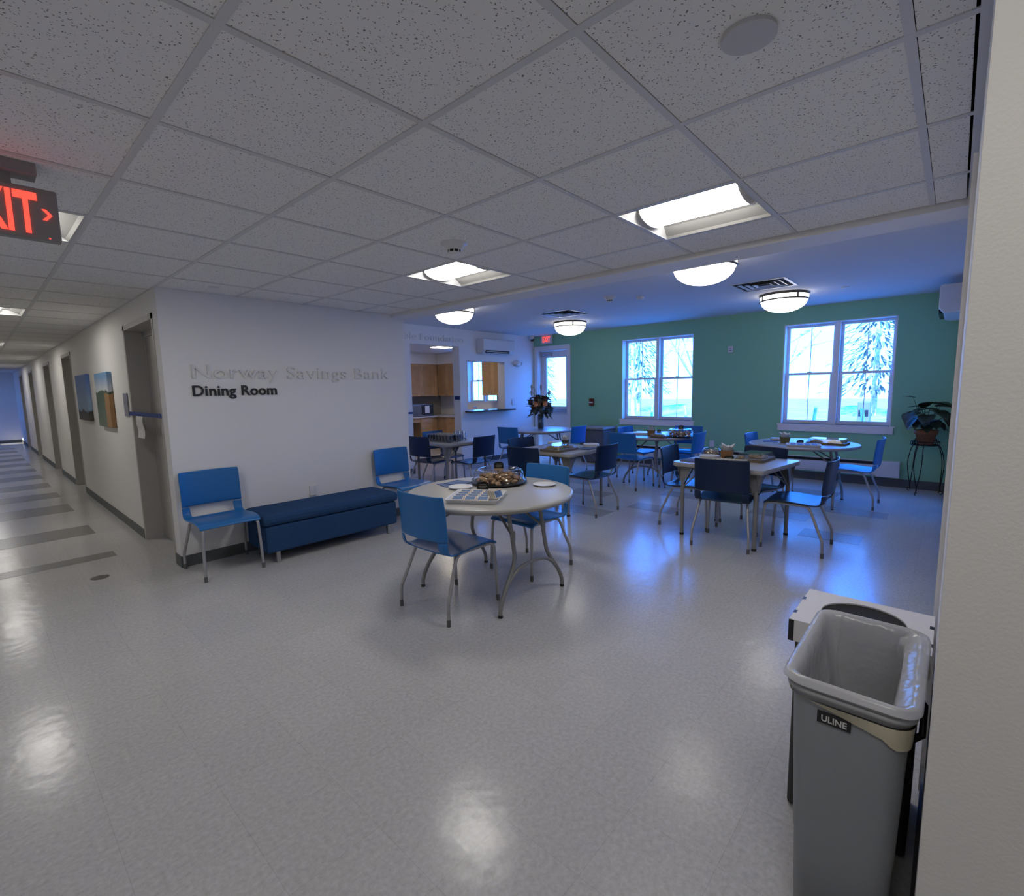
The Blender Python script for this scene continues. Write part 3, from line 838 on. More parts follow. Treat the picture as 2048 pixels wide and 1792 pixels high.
def paint_mat(name, lower, mid, upper, accent, h0, h1, z0, z1, axis_split=None):
    m = bpy.data.materials.new(name); m.use_nodes = True; t = m.node_tree; p = t.nodes['Principled BSDF']; L = t.links
    g = t.nodes.new('ShaderNodeNewGeometry'); s = t.nodes.new('ShaderNodeSeparateXYZ'); L.new(g.outputs['Position'], s.inputs[0])
    n = t.nodes.new('ShaderNodeTexNoise'); n.inputs['Scale'].default_value = 5; n.inputs['Detail'].default_value = 4; L.new(g.outputs['Position'], n.inputs['Vector'])
    mr = t.nodes.new('ShaderNodeMapRange'); mr.inputs['From Min'].default_value = z0; mr.inputs['From Max'].default_value = z1; L.new(s.outputs['Z'], mr.inputs['Value'])
    a = t.nodes.new('ShaderNodeMath'); a.operation = 'MULTIPLY_ADD'; a.inputs[1].default_value = 0.16; L.new(n.outputs['Fac'], a.inputs[0]); L.new(mr.outputs[0], a.inputs[2])
    r = t.nodes.new('ShaderNodeValToRGB'); e = r.color_ramp.elements
    e[0].position = 0.0; e[0].color = (*lower, 1); e[1].position = h0+0.05; e[1].color = (*accent, 1)
    for pos, c in ((h0+0.09, mid), (h1, mid), (1.0, upper)):
        q = e.new(pos); q.color = (*c, 1)
    L.new(a.outputs[0], r.inputs[0])
    out = r.outputs[0]
    if axis_split:
        y_, col = axis_split
        gt = t.nodes.new('ShaderNodeMath'); gt.operation = 'LESS_THAN'; gt.inputs[1].default_value = y_
        aa = t.nodes.new('ShaderNodeMath'); aa.operation = 'MULTIPLY_ADD'; aa.inputs[1].default_value = 0.15; L.new(n.outputs['Fac'], aa.inputs[0]); L.new(s.outputs['Y'], aa.inputs[2])
        L.new(aa.outputs[0], gt.inputs[0])
        lz = t.nodes.new('ShaderNodeMath'); lz.operation = 'LESS_THAN'; lz.inputs[1].default_value = 0.70; L.new(a.outputs[0], lz.inputs[0])
        mu = t.nodes.new('ShaderNodeMath'); mu.operation = 'MULTIPLY'; L.new(gt.outputs[0], mu.inputs[0]); L.new(lz.outputs[0], mu.inputs[1])
        mx = t.nodes.new('ShaderNodeMix'); mx.data_type = 'RGBA'; L.new(mu.outputs[0], mx.inputs['Factor']); L.new(out, mx.inputs['A']); mx.inputs['B'].default_value = (*col, 1)
        out = mx.outputs['Result']
    L.new(out, p.inputs['Base Color']); p.inputs['Roughness'].default_value = 0.6
    return m
painting('canvas_painting', 7.13, 8.03, 1.165, 1.785, paint_mat('seascape_paint', (0.10, 0.09, 0.06), (0.24, 0.34, 0.46), (0.10, 0.19, 0.46), (0.03, 0.03, 0.03), 0.22, 0.35, 1.165, 1.785), 'blue sky landscape canvas farther along the hallway wall')
painting('canvas_painting', 5.65, 6.45, 1.128, 1.76, paint_mat('field_paint', (0.16, 0.20, 0.15), (0.55, 0.58, 0.62), (0.16, 0.30, 0.50), (0.05, 0.09, 0.06), 0.68, 0.76, 1.128, 1.76, (5.98, (0.34, 0.19, 0.08))), 'landscape canvas with orange and green fields nearest on the hallway wall')

# small wall fittings
def plate(name, lab, cat, x0, y0, z0, x1, y1, z1, m, bev=0.003):
    tag(MB().box(x0, y0, z0, x1, y1, z1, m).build(name, bevel=bev), lab, cat)
plate('wall_outlet', 'white outlet cover on the sign wall just above the bench', 'outlet', 1.155, 3.482, 0.43, 1.225, 3.5, 0.535, WHITE)
plate('wall_outlet', 'white outlet cover low on the green wall between the windows', 'outlet', XW-0.012, 1.72, 0.40, XW, 1.80, 0.525, WHITE)
r = empty('thermostat', (XW, 1.49, 2.08), 0, 'small pale wall box high on the green wall between the windows', 'sensor')
MB().box(-0.03, -0.04, -0.055, 0, 0.04, 0.055, WHITE).build('body', r, bevel=0.004)
MB().box(-0.032, -0.02, 0.01, -0.03, 0.02, 0.018, BLACK).build('vent', r)
MB().box(-0.032, -0.02, -0.02, -0.03, 0.02, -0.012, BLACK).build('vent', r)
r = empty('fire_alarm_pull', (XW, 4.24, 1.19), 0, 'dark red fire alarm pull box on the green wall beside the glazed door', 'fire alarm')
MB().box(-0.04, -0.055, -0.075, 0, 0.055, 0.075, PULLR).build('body', r, bevel=0.012)
MB().box(-0.052, -0.04, -0.02, -0.04, 0.04, 0.004, WHITE).build('pull_bar', r)
r = empty('emergency_light', (7.0, YK, 2.035), 0, 'oval white emergency light on the kitchen wall right of the hatch', 'emergency light')
m = MB(); m.blob((0, -0.02, 0), (0.12, 0.055, 0.065), WHITE, 1, 20, 12); m.build('body', r)
m = MB(); m.blob((0.115, -0.055, 0), (0.03, 0.02, 0.03), OFFW, 2, 10, 8); m.build('lamp_head', r)
plate('light_switch', 'pale switch with dark toggle on the kitchen wall beside the serving hatch', 'switch', 6.83, YK-0.015, 1.15, 6.92, YK, 1.28, WHITE)
r = empty('security_camera', (7.42, YK-0.1, 2.60), 0, 'small white camera in the ceiling corner above the glazed door', 'camera')
m = MB(); m.lathe([(0.05, 0.05), (0.055, 0.0), (0.04, -0.02)], WHITE, 20, cap0=True, cap1=True); m.build('housing', r)
m = MB(); m.blob((0.01, -0.01, -0.03), 0.035, BLACK, 3, 14, 8); m.build('lens_dome', r)
plate('blue_tag', 'short blue tag on the right jamb of the kitchen doorway', 'tag', 5.325, YK+0.02, 1.30, 5.34, YK+0.16, 1.37, TAPE, 0.002)
plate('blue_tag', 'short blue tag on the wall left of the kitchen doorway', 'tag', 4.10, YK-0.006, 1.08, 4.185, YK, 1.115, TAPE, 0.001)

# mini split air conditioners
def minisplit(loc, rz, L, H, D, lab):
    r = empty('wall_air_conditioner', loc, rz, lab, 'air conditioner')
    pr = [(0, 0), (-D*0.75, 0), (-D, H*0.22), (-D, H*0.93), (-D*0.93, H), (0, H)]
    b = MB(); n = len(pr)
    v = [(-L/2, y, z) for y, z in pr]+[(L/2, y, z) for y, z in pr]
    b.add(v, [list(range(n)), list(range(n, 2*n))[::-1]]+[(i, i+n, (i+1) % n+n, (i+1) % n) for i in range(n)], WHITE)
    b.build('body', r, bevel=0.012)
    MB().box(-L*0.42, -D-0.001, H*0.04, L*0.32, -D*0.80, H*0.20, BLACK).build('air_outlet', r)
    b = MB(); b.box(-L*0.42, -D-0.004, H*0.09, L*0.32, -D-0.001, H*0.12, WHITE); b.build('vane', r)
    b = MB(); b.box(-L/2+0.015, -D*0.6, -0.01, -L/2+0.12, -D*0.1, 0.002, WHITE); b.build('pipe_cover', r)
minisplit((6.27, YK, 2.21), 0, 0.92, 0.29, 0.2, 'white wall air conditioner above the serving hatch')
minisplit((6.80, YR, 2.24), PI, 0.90, 0.32, 0.21, 'white wall air conditioner high beside the near wall edge at right')

# baseboard heater
r = empty('baseboard_heater', (XW, 1.3, 0), 0, 'long low white baseboard heater under the windows on the green wall', 'heater')
b = MB(); L0, L1 = -2.15, 2.2
b.box(-0.065, L0, 0.17, -0.06, L1, 0.31, WHITE); b.box(-0.062, L0, 0.355, 0, L1, 0.365, WHITE); b.box(-0.01, L0, 0.16, 0, L1, 0.36, OFFW)
b.box(-0.068, L0, 0.15, -0.01, L1, 0.165, WHITE); b.build('cabinet', r)
MB().box(-0.05, L0+0.05, 0.315, -0.012, L1-0.05, 0.35, BLACK).build('grille', r)
MB().box(-0.07, L0-0.005, 0.14, 0, L0+0.26, 0.368, WHITE).build('end_cap', r)
MB().box(-0.07, L1-0.1, 0.14, 0, L1+0.005, 0.368, WHITE).build('end_cap', r)

# floor drain
b = MB(); b.lathe([(0.062, 0.0015), (0.055, 0.003), (0.001, 0.003)], STONE, 30, cap0=True)
tag(b.build('floor_cover', loc=(-0.518, 3.775, 0)), 'dark round metal cover set in the hallway floor near the wall corner', 'floor cover')

# ================================================================ CHAIRS
def chair_shell(shellm):
    PR = [(.232, .418), (.226, .432), (.210, .443), (.17, .449), (.10, .450), (.02, .446), (-.06, .439), (-.13, .434), (-.175, .434), (-.207, .445), (-.224, .468), (-.230, .498), (-.232, .530),
          (-.231, .57), (-.234, .61), (-.238, .66), (-.243, .71), (-.249, .76), (-.255, .80), (-.2575, .82), (-.2590, .828)]
    TS = [-1, -.985, -.93, -.80, -.72, -.70, -.5, -.25, 0, .25, .5, .70, .72, .80, .93, .985, 1]
    def pt(i, t):
        x, z = PR[i]
        hw = 0.232 if i > 3 else 0.225+0.002*i
        if i == len(PR)-1: hw = 0.226
        bow = 0.0
        if i >= 9: bow = (-0.034*(1-t*t)+(0.014 if abs(t) > .95 else 0.004 if abs(t) > .9 else 0))*min(1, (i-8)/3)
        else: z = z-0.010*(1-t*t)+0.004 if 3 < i < 9 else z
        if i <= 2: z -= 0.004*t*t
        return (x+bow, hw*t, z)
    def grid(i0, i1, slot):
        v = []; f = []; nt_ = len(TS)
        for i in range(i0, i1+1):
            for t in TS: v.append(pt(i, t))
        for i in range(i0, i1):
            for j in range(nt_-1):
                if slot and 9 <= i < 12 and 4 <= j < nt_-5: continue
                a = (i-i0)*nt_+j
                f.append((a, a+1, a+nt_+1, a+nt_))
        used = sorted({k for q in f for k in q}); mp = {k: n_ for n_, k in enumerate(used)}
        return [v[k] for k in used], [tuple(mp[k] for k in q) for q in f]
    out = []
    for nm, i0, i1, slot in (('seat', 0, 12, True), ('backrest', 12, len(PR)-1, False)):
        v, f = grid(i0, i1, slot)
        b = MB(); b.add(v, f, shellm, True)
        out.append((nm, b))
    return out
def make_chair(shellm):
    r = empty('stacking_chair', (0, 0, 0))
    for nm, b in chair_shell(shellm):
        o = b.build(nm, r)
        s = o.modifiers.new('solid', 'SOLIDIFY'); s.thickness = 0.011; s.offset = 0
        sb = o.modifiers.new('smooth', 'SUBSURF'); sb.levels = 1; sb.render_levels = 1; sb.boundary_smooth = 'PRESERVE_CORNERS'
    RR = 0.0115
    for s in (-1, 1):
        b = MB(); b.tube(smooth_pts([(.10, s*.195, .425), (.185, s*.200, .424), (.218, s*.205, .405), (.226, s*.208, .36), (.235, s*.214, .20), (.243, s*.218, 0.03)], 3), RR, STEEL)
        b.tube([(.243, s*.218, 0.045), (.2435, s*.218, 0.0)], 0.0130, GLIDE)
        b.build('leg', r)
        b = MB(); b.tube(smooth_pts([(-.06, s*.198, .425), (-.115, s*.205, .415), (-.15, s*.212, .36), (-.19, s*.225, .26), (-.226, s*.238, .175), (-.240, s*.243, .13), (-.243, s*.244, .03)], 3), RR, STEEL)
        b.tube([(-.243, s*.244, 0.045), (-.2435, s*.244, 0.0)], 0.0130, GLIDE)
        b.build('leg', r)
    b = MB()
    for s in (-1, 1): b.tube([(.12, s*.195, .4255), (-.07, s*.198, .4255)], RR, STEEL)
    b.tube([(.09, -.195, .4235), (.09, .195, .4235)], 0.009, STEEL); b.tube([(-.06, -.195, .4235), (-.06, .195, .4235)], 0.009, STEEL)
    b.build('seat_frame', r)
    return r
D_ = math.radians
CH = [  # x, y, facing degrees, colour, label, group
    (0.245, 3.195, -91, 'b', 'blue plastic chair against the sign wall left of the bench', 'chairs on the sign wall'),
    (2.12, 3.195, -88, 'b', 'blue plastic chair against the sign wall right of the bench', 'chairs on the sign wall'),
    (1.025, 1.155, 1, 'b', 'blue plastic chair at the near round table, its back to the left', 'chairs at the near round table'),
    (1.925, 1.19, 180, 'b', 'blue plastic chair behind the near round table, facing the camera side', 'chairs at the near round table'),
    (3.48, 4.42, 3, 'n', 'black looking chair left of the square table with the glasses', 'chairs at the glasses table'),
    (3.96, 4.70, -84, 'n', 'dark chair behind the square table with the glasses, seat poking right', 'chairs at the glasses table'),
    (3.80, 3.86, 94, 'n', 'dark chair right of the glasses table, its back to the camera', 'chairs at the glasses table'),
    (3.31, 2.26, 2, 'n', 'navy chair behind the cookie platter, back to camera, front of the middle table', 'chairs at the middle square table'),
    (3.84, 2.73, -98, 'n', 'navy chair beyond the left side of the middle square table', 'chairs at the middle square table'),
    (3.82, 1.835, 90, 'n', 'navy chair at the right side of the middle square table', 'chairs at the middle square table'),
    (5.42, 4.43, 2, 'b', 'blue chair left of the round table with the flower vase', 'chairs at the flower table'),
    (5.98, 3.71, 92, 'b', 'blue chair right of the round table with the flower vase, beside the grey bin', 'chairs at the flower table'),
    (5.44, 2.15, -7, 'b', 'blue chair in front of the far round table, its back to the camera', 'chairs at the far round table'),
    (6.20, 2.45, -93, 'b', 'blue chair left of the far round table, just its back top showing', 'chairs at the far round table'),
    (6.58, 1.86, 182, 'b', 'blue chair behind the cookie dome on the far round table', 'chairs at the far round table'),
    (5.83, 1.55, 91, 'b', 'blue chair at the right of the far round table', 'chairs at the far round table'),
    (3.575, 0.165, 6, 'n', 'navy chair in front of the right square table, its back to the camera', 'chairs at the right square table'),
    (4.02, 0.68, -88, 'n', 'navy chair at the left side of the right square table', 'chairs at the right square table'),
    (3.87, -0.365, 91, 'n', 'navy chair at the right side of the right square table, seat lit by the window', 'chairs at the right square table'),
    (4.23, 0.14, 165, 'n', 'navy chair behind the right square table', 'chairs at the right square table'),
    (6.08, -0.50, 89, 'b', 'blue chair at the right of the round table nearest the plant', 'chairs at the right round table'),
    (6.07, 0.44, -92, 'b', 'blue chair at the left of the right round table, below the window sill corner', 'chairs at the right round table')]
PB = {}
for x, y, a, c, lab, g in CH:
    if c not in PB:
        o = PB[c] = make_chair(BLUE if c == 'b' else NAVY)
    else: o = copy_tree(PB[c])
    o.location = (x, y, 0); o.rotation_euler = (0, 0, D_(a)); tag(o, lab, 'chair', g)

# ================================================================ TABLES
def make_round_table():
    r = empty('round_folding_table', (0, 0, 0))
    b = MB(); R = 0.612
    b.lathe([(0.001, .74), (R-0.02, .74), (R-0.006, .737), (R, .730), (R, .722)], TOP, 72)
    b.lathe([(R, .722), (R-0.004, .708), (R-0.02, .701), (R-0.06, .699), (0.001, .702)], TOPE, 72)
    b.build('tabletop', r)
    for s in (-1, 1):
        y = s*0.405; f = MB()
        for q in (-1, 1):
            pts = [(q*.16, y*0.80, .695), (q*.165, y*0.84, .62), (q*.165, y*0.93, .42), (q*.172, y*0.955, .34), (q*.205, y*0.965, .27), (q*.265, y*0.985, .19), (q*.315, y*0.995, .11), (q*.335, y, .055), (q*.338, y, .02)]
            f.tube(smooth_pts(pts, 4), 0.0145, LEG)
            f.tube([(q*.338, y, .012), (q*.338, y, 0)], 0.0165, FOOT)
        arch = [(-.262, y*.985, .185), (-.21, y*.985, .235), (-.13, y*.98, .275), (0, y*.98, .290), (.13, y*.98, .275), (.21, y*.985, .235), (.262, y*.985, .185)]
        f.tube(smooth_pts(arch, 4), 0.012, LEG)
        f.tube([(-.16, y*0.80, .682), (.16, y*0.80, .682)], 0.013, LEG)
        f.build('leg_frame', r)
        g = MB()
        for q in (-.163, .163):
            g.tube([(q, y*0.90, .50), (q*.55, y*.30, .66)], 0.009, LEG)
            g.box(q-0.02, y*0.89-0.012, .46, q+0.02, y*0.93+0.012, .53, LEG)
        g.build('brace', r)
    b = MB(); b.add([(-.20, -.22, .70), (.20, -.22, .70), (.20, .22, .70), (-.20, .22, .70), (-.14, -.12, .65), (.14, -.12, .65), (.14, .12, .65), (-.14, .12, .65)],
                    [(0, 1, 5, 4), (1, 2, 6, 5), (2, 3, 7, 6), (3, 0, 4, 7), (4, 5, 6, 7)], LEG)
    b.build('underframe', r)
    return r
def make_square_table():
    r = empty('square_folding_table', (0, 0, 0)); S = 0.875
    b = MB(); b.prism(rrect(S, S, 0.055, 6), 0.722, 0.740, TOP, smooth=False); b.prism(rrect(S+0.002, S+0.002, 0.056, 6), 0.703, 0.7215, TOPE)
    b.build('tabletop', r, bevel=0.004)
    for sx in (-1, 1):
        for sy in (-1, 1):
            X, Y = sx*0.355, sy*0.355; l = MB()
            l.tube([(X, Y, .70), (X, Y, .02)], 0.0185, LEG, 12); l.tube([(X, Y, .018), (X, Y, 0)], 0.021, FOOT, 12)
            # sheet bracket at the top of the leg
            l.add([(X-sx*.10, Y+0.019*sy, .702), (X+sx*.055, Y+0.019*sy, .702), (X+sx*.02, Y+0.019*sy, .55), (X-sx*.02, Y+0.019*sy, .52)], [(0, 1, 2, 3)], LEG)
            l.add([(X-sx*.10, Y+0.022*sy, .702), (X+sx*.055, Y+0.022*sy, .702), (X+sx*.02, Y+0.022*sy, .55), (X-sx*.02, Y+0.022*sy, .52)], [(3, 2, 1, 0)], LEG)
            for off in (0.019, 0.022):
                l.add([(X+off*sx, Y-sy*.10, .702), (X+off*sx, Y+sy*.055, .702), (X+off*sx, Y+sy*.02, .55), (X+off*sx, Y-sy*.02, .52)], [(0, 1, 2, 3)], LEG)
            l.box(X-0.055, Y-0.055, .690, X+0.055, Y+0.055, .703, LEG)
            l.build('leg', r)
            l = MB(); l.tube([(X, Y-sy*.018, .50), (X-sx*0.02, Y-sy*.20, .695)], 0.007, LEG); l.tube([(X-sx*.018, Y, .50), (X-sx*.20, Y-sy*.02, .695)], 0.007, LEG)
            l.build('brace', r)
    b = MB()
    for s in (-1, 1):
        b.box(-.34, s*.33-0.01, .675, .34, s*.33+0.01, .703, LEG); b.box(s*.33-0.01, -.34, .675, s*.33+0.01, .34, .703, LEG)
    b.build('apron', r)
    return r
RT = make_round_table()
for i, (x, y, a, lab) in enumerate(((1.42, 1.145, 0, 'round folding table nearest the camera with cookie dome and snack tray'),
                                    (6.05, 2.06, 90, 'far round table below the left window'),
                                    (5.93, 0.03, 0, 'round table below the right window'),
                                    (5.98, 4.33, 45, 'round table holding the flower vase in front of the glazed door'))):
    o = RT if i == 0 else copy_tree(RT)
    o.location = (x, y, 0); o.rotation_euler = (0, 0, D_(a)); tag(o, lab, 'table', 'round folding tables')
ST = make_square_table()
for i, (x, y, a, lab) in enumerate(((3.883, 0.19, -7.5, 'square folding table at right with chairs on all four sides'),
                                    (3.80, 2.24, 0, 'square folding table in the middle holding the black cup'),
                                    (3.70, 4.21, -3, 'square folding table crowded with glasses near the kitchen'))):
    o = ST if i == 0 else copy_tree(ST)
    o.location = (x, y, 0); o.rotation_euler = (0, 0, D_(a)); tag(o, lab, 'table', 'square folding tables')

# ================================================================ BENCH
r = empty('storage_bench', (1.165, 3.18, 0), D_(-1.5), 'long navy fabric storage bench with cushion lid against the sign wall', 'bench')
b = MB(); b.box(-.655, -.235, .095, .655, .235, .335, FAB); b.build('box', r, bevel=0.02)
b = MB(); b.box(-.675, -.25, .337, .675, .25, .435, FAB); b.build('cushion_lid', r, bevel=0.035)
for sx in (-1, 1):
    for sy in (-1, 1):
        b = MB(); b.box(sx*.56-0.016, sy*.205-0.016, 0, sx*.56+0.016, sy*.205+0.016, .097, METAL); b.build('leg', r)

# ================================================================ FOOD AND TABLEWARE
ZT = 0.7405
def cookie_platter(x, y, R, ncook, lab, seed, signlab, glab):
    r = empty('cookie_platter', (x, y, ZT), 0, lab, 'platter')
    b = MB(); b.lathe([(0.001, 0.004), (R*0.80, 0.004), (R*0.93, 0.016), (R, 0.020), (R, 0.014), (R*0.93, 0.008), (R*0.82, 0.0), (0.001, 0.0)], BLACK, 48)
    b.build('tray', r)
    b = MB(); k = R/0.20
    b.lathe([(R*0.99, 0.021), (R*0.985, 0.034), (R*0.90, 0.040), (R*0.885, 0.085), (R*0.83, 0.108), (R*0.74, 0.115), (R*0.66, 0.113), (R*0.60, 0.104), (R*0.30, 0.102), (0.001, 0.103)], CLEAR, 48)
    for j in range(40):
        a = 2*PI*j/40; b.add([(R*0.64*math.cos(a+d), R*0.64*math.sin(a+d), 0.109) for d in (0, 0.07)]+[(R*0.60*math.cos(a+d), R*0.60*math.sin(a+d), 0.102) for d in (0.07, 0)], [(0, 1, 2, 3)], CLEAR, True)
    b.build('dome_lid', r)
    rnd = random.Random(seed); base = None; i = 0
    proto = []
    for m in (COOKIE, COOKIE2):
        c = MB(); c.blob((0, 0, 0), (0.030, 0.022, 0.016), m, 5, 12, 7); proto.append(c)
    made = {}
    lay = [(0.024, R*0.76, int(ncook*0.5)), (0.047, R*0.72, int(ncook*0.32)), (0.066, R*0.60, ncook-int(ncook*0.5)-int(ncook*0.32))]
    for z, rr, n in lay:
        for q in range(n):
            a = 2.399963*q+z*31; rad = rr*math.sqrt((q+0.6)/n)
            k_ = (q+int(z*100)) % 2
            if k_ not in made:
                o = made[k_] = proto[k_].build('cookie')
            else:
                o = made[k_].copy(); COL.objects.link(o)
            o.location = (x+rad*math.cos(a), y+rad*math.sin(a), ZT+z+rnd.uniform(-.003, .003))
            o.rotation_euler = (rnd.uniform(-.35, .35), rnd.uniform(-.35, .35), rnd.uniform(0, PI))
            tag(o, 'small brown cookie piled under the %s' % glab, 'cookie', 'cookies under the %s' % glab)
    s = empty('chalkboard_sign', (x+0.0, y+0.0, ZT+0.1035), D_(215), signlab, 'sign')
    sign_parts(s, 0.075, 0.055)
    return r
def sign_parts(s, w, h, base=True):
    if base: MB().box(-w*0.5, -0.009, 0, w*0.5, 0.009, 0.014, WOODB).build('wooden_base', s)
    b = MB(); z = 0.012 if base else 0.0
    pts = [(-w/2, z), (w/2, z), (w/2, z+h*0.82), (w*0.40, z+h*0.84), (w*0.34, z+h*0.94), (0, z+h), (-w*0.34, z+h*0.94), (-w*0.40, z+h*0.84), (-w/2, z+h*0.82)]
    n = len(pts)
    b.add([(p, -0.0025, q) for p, q in pts]+[(p, 0.0025, q) for p, q in pts], [list(range(n)), list(range(n, 2*n))[::-1]]+[(i, i+n, (i+1) % n+n, (i+1) % n) for i in range(n)], CHALK)
    b.build('board', s)
    b = MB()
    for q, L in ((0.62, 0.30), (0.42, 0.36), (0.24, 0.26)):
        b.box(-w*L, -0.0032, z+h*q, w*L, -0.0025, z+h*q+0.0035, CHALKW)
    b.build('chalk_writing', s)
FACE = D_(42.2-90)   # signs and tents turned towards the lobby side
cookie_platter(1.665, 1.285, 0.222, 46, 'black tray with clear dome full of cookies on the near round table', 3, 'small chalkboard sign standing on top of the near cookie dome', 'clear dome of the near round table')
for o in [o for o in COL.objects if o.name.startswith('chalkboard_sign')]: o.rotation_euler = (0, 0, FACE)
cookie_platter(5.885, 1.60, 0.205, 30, 'black tray with clear dome full of cookies on the far round table', 4, 'small chalkboard sign standing on top of the far cookie dome', 'clear dome of the far round table')
for o in [o for o in COL.objects if o.name.startswith('chalkboard_sign')]: o.rotation_euler = (0, 0, FACE)

def plate_obj(x, y, R, lab, n=1, z=ZT):
    b = MB()
    for k in range(n):
        q = k*0.004
        b.lathe([(0.001, 0.003+q), (R*0.72, 0.003+q), (R*0.86, 0.010+q), (R, 0.012+q), (R*0.99, 0.009+q), (R*0.80, 0.003+q), (R*0.70, 0.0+q), (0.001, 0.0+q)], WHITE, 40)
    o = b.build('plate', loc=(x, y, z)); return tag(o, lab, 'plate')
plate_obj(1.812, 0.941, 0.090, 'single white plate at the right of the near round table')
plate_obj(1.335, 1.375, 0.092, 'white plate between the cookie dome and the snack tray on the near table', 2)
def napkin(x, y, a, s, lab, z=ZT, h=0.004):
    b = MB(); b.box(-s/2, -s/2, 0, s/2, s/2, h, NAPKIN)
    return tag(b.build('napkin', loc=(x, y, z), rot=D_(a)), lab, 'napkin')
napkin(1.455, 1.53, 8, 0.165, 'blue grey folded napkin upper of the pair on the near round table', ZT+0.0045)
napkin(1.385, 1.545, -12, 0.165, 'blue grey folded napkin lower of the pair on the near round table')

def tray_box(x, y, a, w, d, h, m, lab, name='tray'):
    b = MB(); t = 0.006
    o_ = rrect(w, d, 0.025, 4); b_ = rrect(w-0.03, d-0.03, 0.02, 4); i_ = rrect(w-0.012, d-0.012, 0.022, 4); j_ = rrect(w-0.042, d-0.042, 0.018, 4); n = len(o_)
    v = [(p, q, 0) for p, q in b_]+[(p, q, h) for p, q in o_]+[(p, q, h) for p, q in i_]+[(p, q, 0.005) for p, q in j_]
    f = [list(range(n))[::-1]]
    for k in range(3): f += [(k*n+i, k*n+(i+1) % n, (k+1)*n+(i+1) % n, (k+1)*n+i) for i in range(n)]
    f.append(list(range(3*n, 4*n)))
    b.add(v, f, m)
    o = b.build(name, loc=(x, y, ZT), rot=D_(a)); return tag(o, lab, 'tray')
def packets(cx, cy, a, lab, g, rows, cols, lean=True, s=1.0):
    pk = MB(); pk.box(-.034*s, -.024*s, 0, .034*s, .024*s, .008, PACKW); pk.box(-.028*s, -.018*s, .008, .028*s, .018*s, .0088, PACKB)
    base = None; R_ = Matrix.Rotation(D_(a), 3, 'Z')
    for i in range(rows):
        for j in range(cols):
            p = R_ @ Vector(((j-(cols-1)/2)*0.073*s, (i-(rows-1)/2)*0.056*s, 0))
            if base is None: o = base = pk.build('snack_packet')
            else: o = base.copy(); COL.objects.link(o)
            o.location = (cx+p.x, cy+p.y, ZT+0.020); o.rotation_euler = (D_(16), 0, D_(a))
            tag(o, lab, 'packet', g)
    if lean:
        for k in range(4):
            p = R_ @ Vector(((cols/2+0.02)*0.073*s+k*0.013, -0.03, 0))
            o = base.copy(); COL.objects.link(o); o.location = (cx+p.x, cy+p.y, ZT+0.041); o.rotation_euler = (D_(64), 0, D_(a+62))
            tag(o, 'blue topped snack packet leaning at the end of the near snack tray', 'packet', g+' end')
TA = -58
tray_box(1.163, 1.015, TA, 0.36, 0.35, 0.028, WHITE, 'white tray of blue topped packets on the near round table')
packets(1.150, 1.03, TA, 'flat blue topped snack packet on the near white tray', 'packets on the near tray', 4, 3, s=1.18)
s = empty('chalkboard_sign', (1.375, 1.175, ZT+0.006), FACE+0.1, 'small black sign standing at the back of the near snack tray', 'sign'); sign_parts(s, 0.085, 0.062, False)

# right round table
tray_box(5.52, -0.06, -76, 0.36, 0.24, 0.026, WHITE, 'white tray of packets on the right round table')
packets(5.52, -0.06, -76, 'blue topped snack packet on the tray of the right round table', 'packets on the right tray', 3, 4, False)
s = empty('chalkboard_sign', (5.74, 0.02, ZT), FACE+0.25, 'black sign lying between the trays on the right round table', 'sign'); sign_parts(s, 0.10, 0.055, False)
def lidded(x, y, a, w, d, h, lab, food=TAN, base=BROWNT, hl=None):
    r = empty('lidded_tray', (x, y, ZT), D_(a), lab, 'food tray')
    b = MB(); b.prism(rrect(w, d, 0.03, 4), 0, h*0.35, base); b.build('tray', r, bevel=0.003)
    b = MB(); rnd = random.Random(int(x*100))
    for i in range(14): b.blob((rnd.uniform(-w*.38, w*.38), rnd.uniform(-d*.34, d*.34), h*0.45), (0.035, 0.03, h*0.25), food, i, 8, 5)
    q = b.build('food', r); q['kind'] = 'stuff'
    b = MB(); o_ = rrect(w*0.98, d*0.98, 0.03, 4); i_ = rrect(w*0.86, d*0.84, 0.03, 4); n = len(o_)
    b.add([(p, q_, h*0.36) for p, q_ in o_]+[(p, q_, h) for p, q_ in i_], [(i, (i+1) % n, (i+1) % n+n, i+n) for i in range(n)]+[list(range(n, 2*n))], CLEAR)
    b.build('clear_lid', r)
    return r
lidded(5.93, -0.24, -95, 0.42, 0.26, 0.07, 'clear lidded food tray on the right round table')
def utensil_box(x, y, a, m, w, h, lab, paper=True):
    r = empty('utensil_box', (x, y, ZT), D_(a), lab, 'box')
    b = MB(); k = w*0.80/2; W = w/2; v = [(-k, -k, 0), (k, -k, 0), (k, k, 0), (-k, k, 0), (-W, -W, h), (W, -W, h), (W, W, h), (-W, W, h)]
    q = W-0.004; v += [(-q, -q, h), (q, -q, h), (q, q, h), (-q, q, h), (-k, -k, h*0.4), (k, -k, h*0.4), (k, k, h*0.4), (-k, k, h*0.4)]
    f = [(3, 2, 1, 0)]+[(i, (i+1) % 4, (i+1) % 4+4, i+4) for i in range(4)]+[(i+4, (i+1) % 4+4, (i+1) % 4+8, i+8) for i in range(4)]+[(i+8, (i+1) % 4+8, (i+1) % 4+12, i+12) for i in range(4)]+[(12, 13, 14, 15)]
    b.add(v, f, m); b.build('box', r)
    if paper:
        b = MB(); rnd = random.Random(int(abs(x*77)))
        for i in range(7):
            an = 2*PI*i/7; b.leaf((0.01*math.cos(an), 0.01*math.sin(an), h*0.6), (w*0.62*math.cos(an), w*0.62*math.sin(an), h+0.045+rnd.uniform(0, .035)), w*0.75, PAPER, 0.1)
        b.build('tissue_paper', r)
    return r
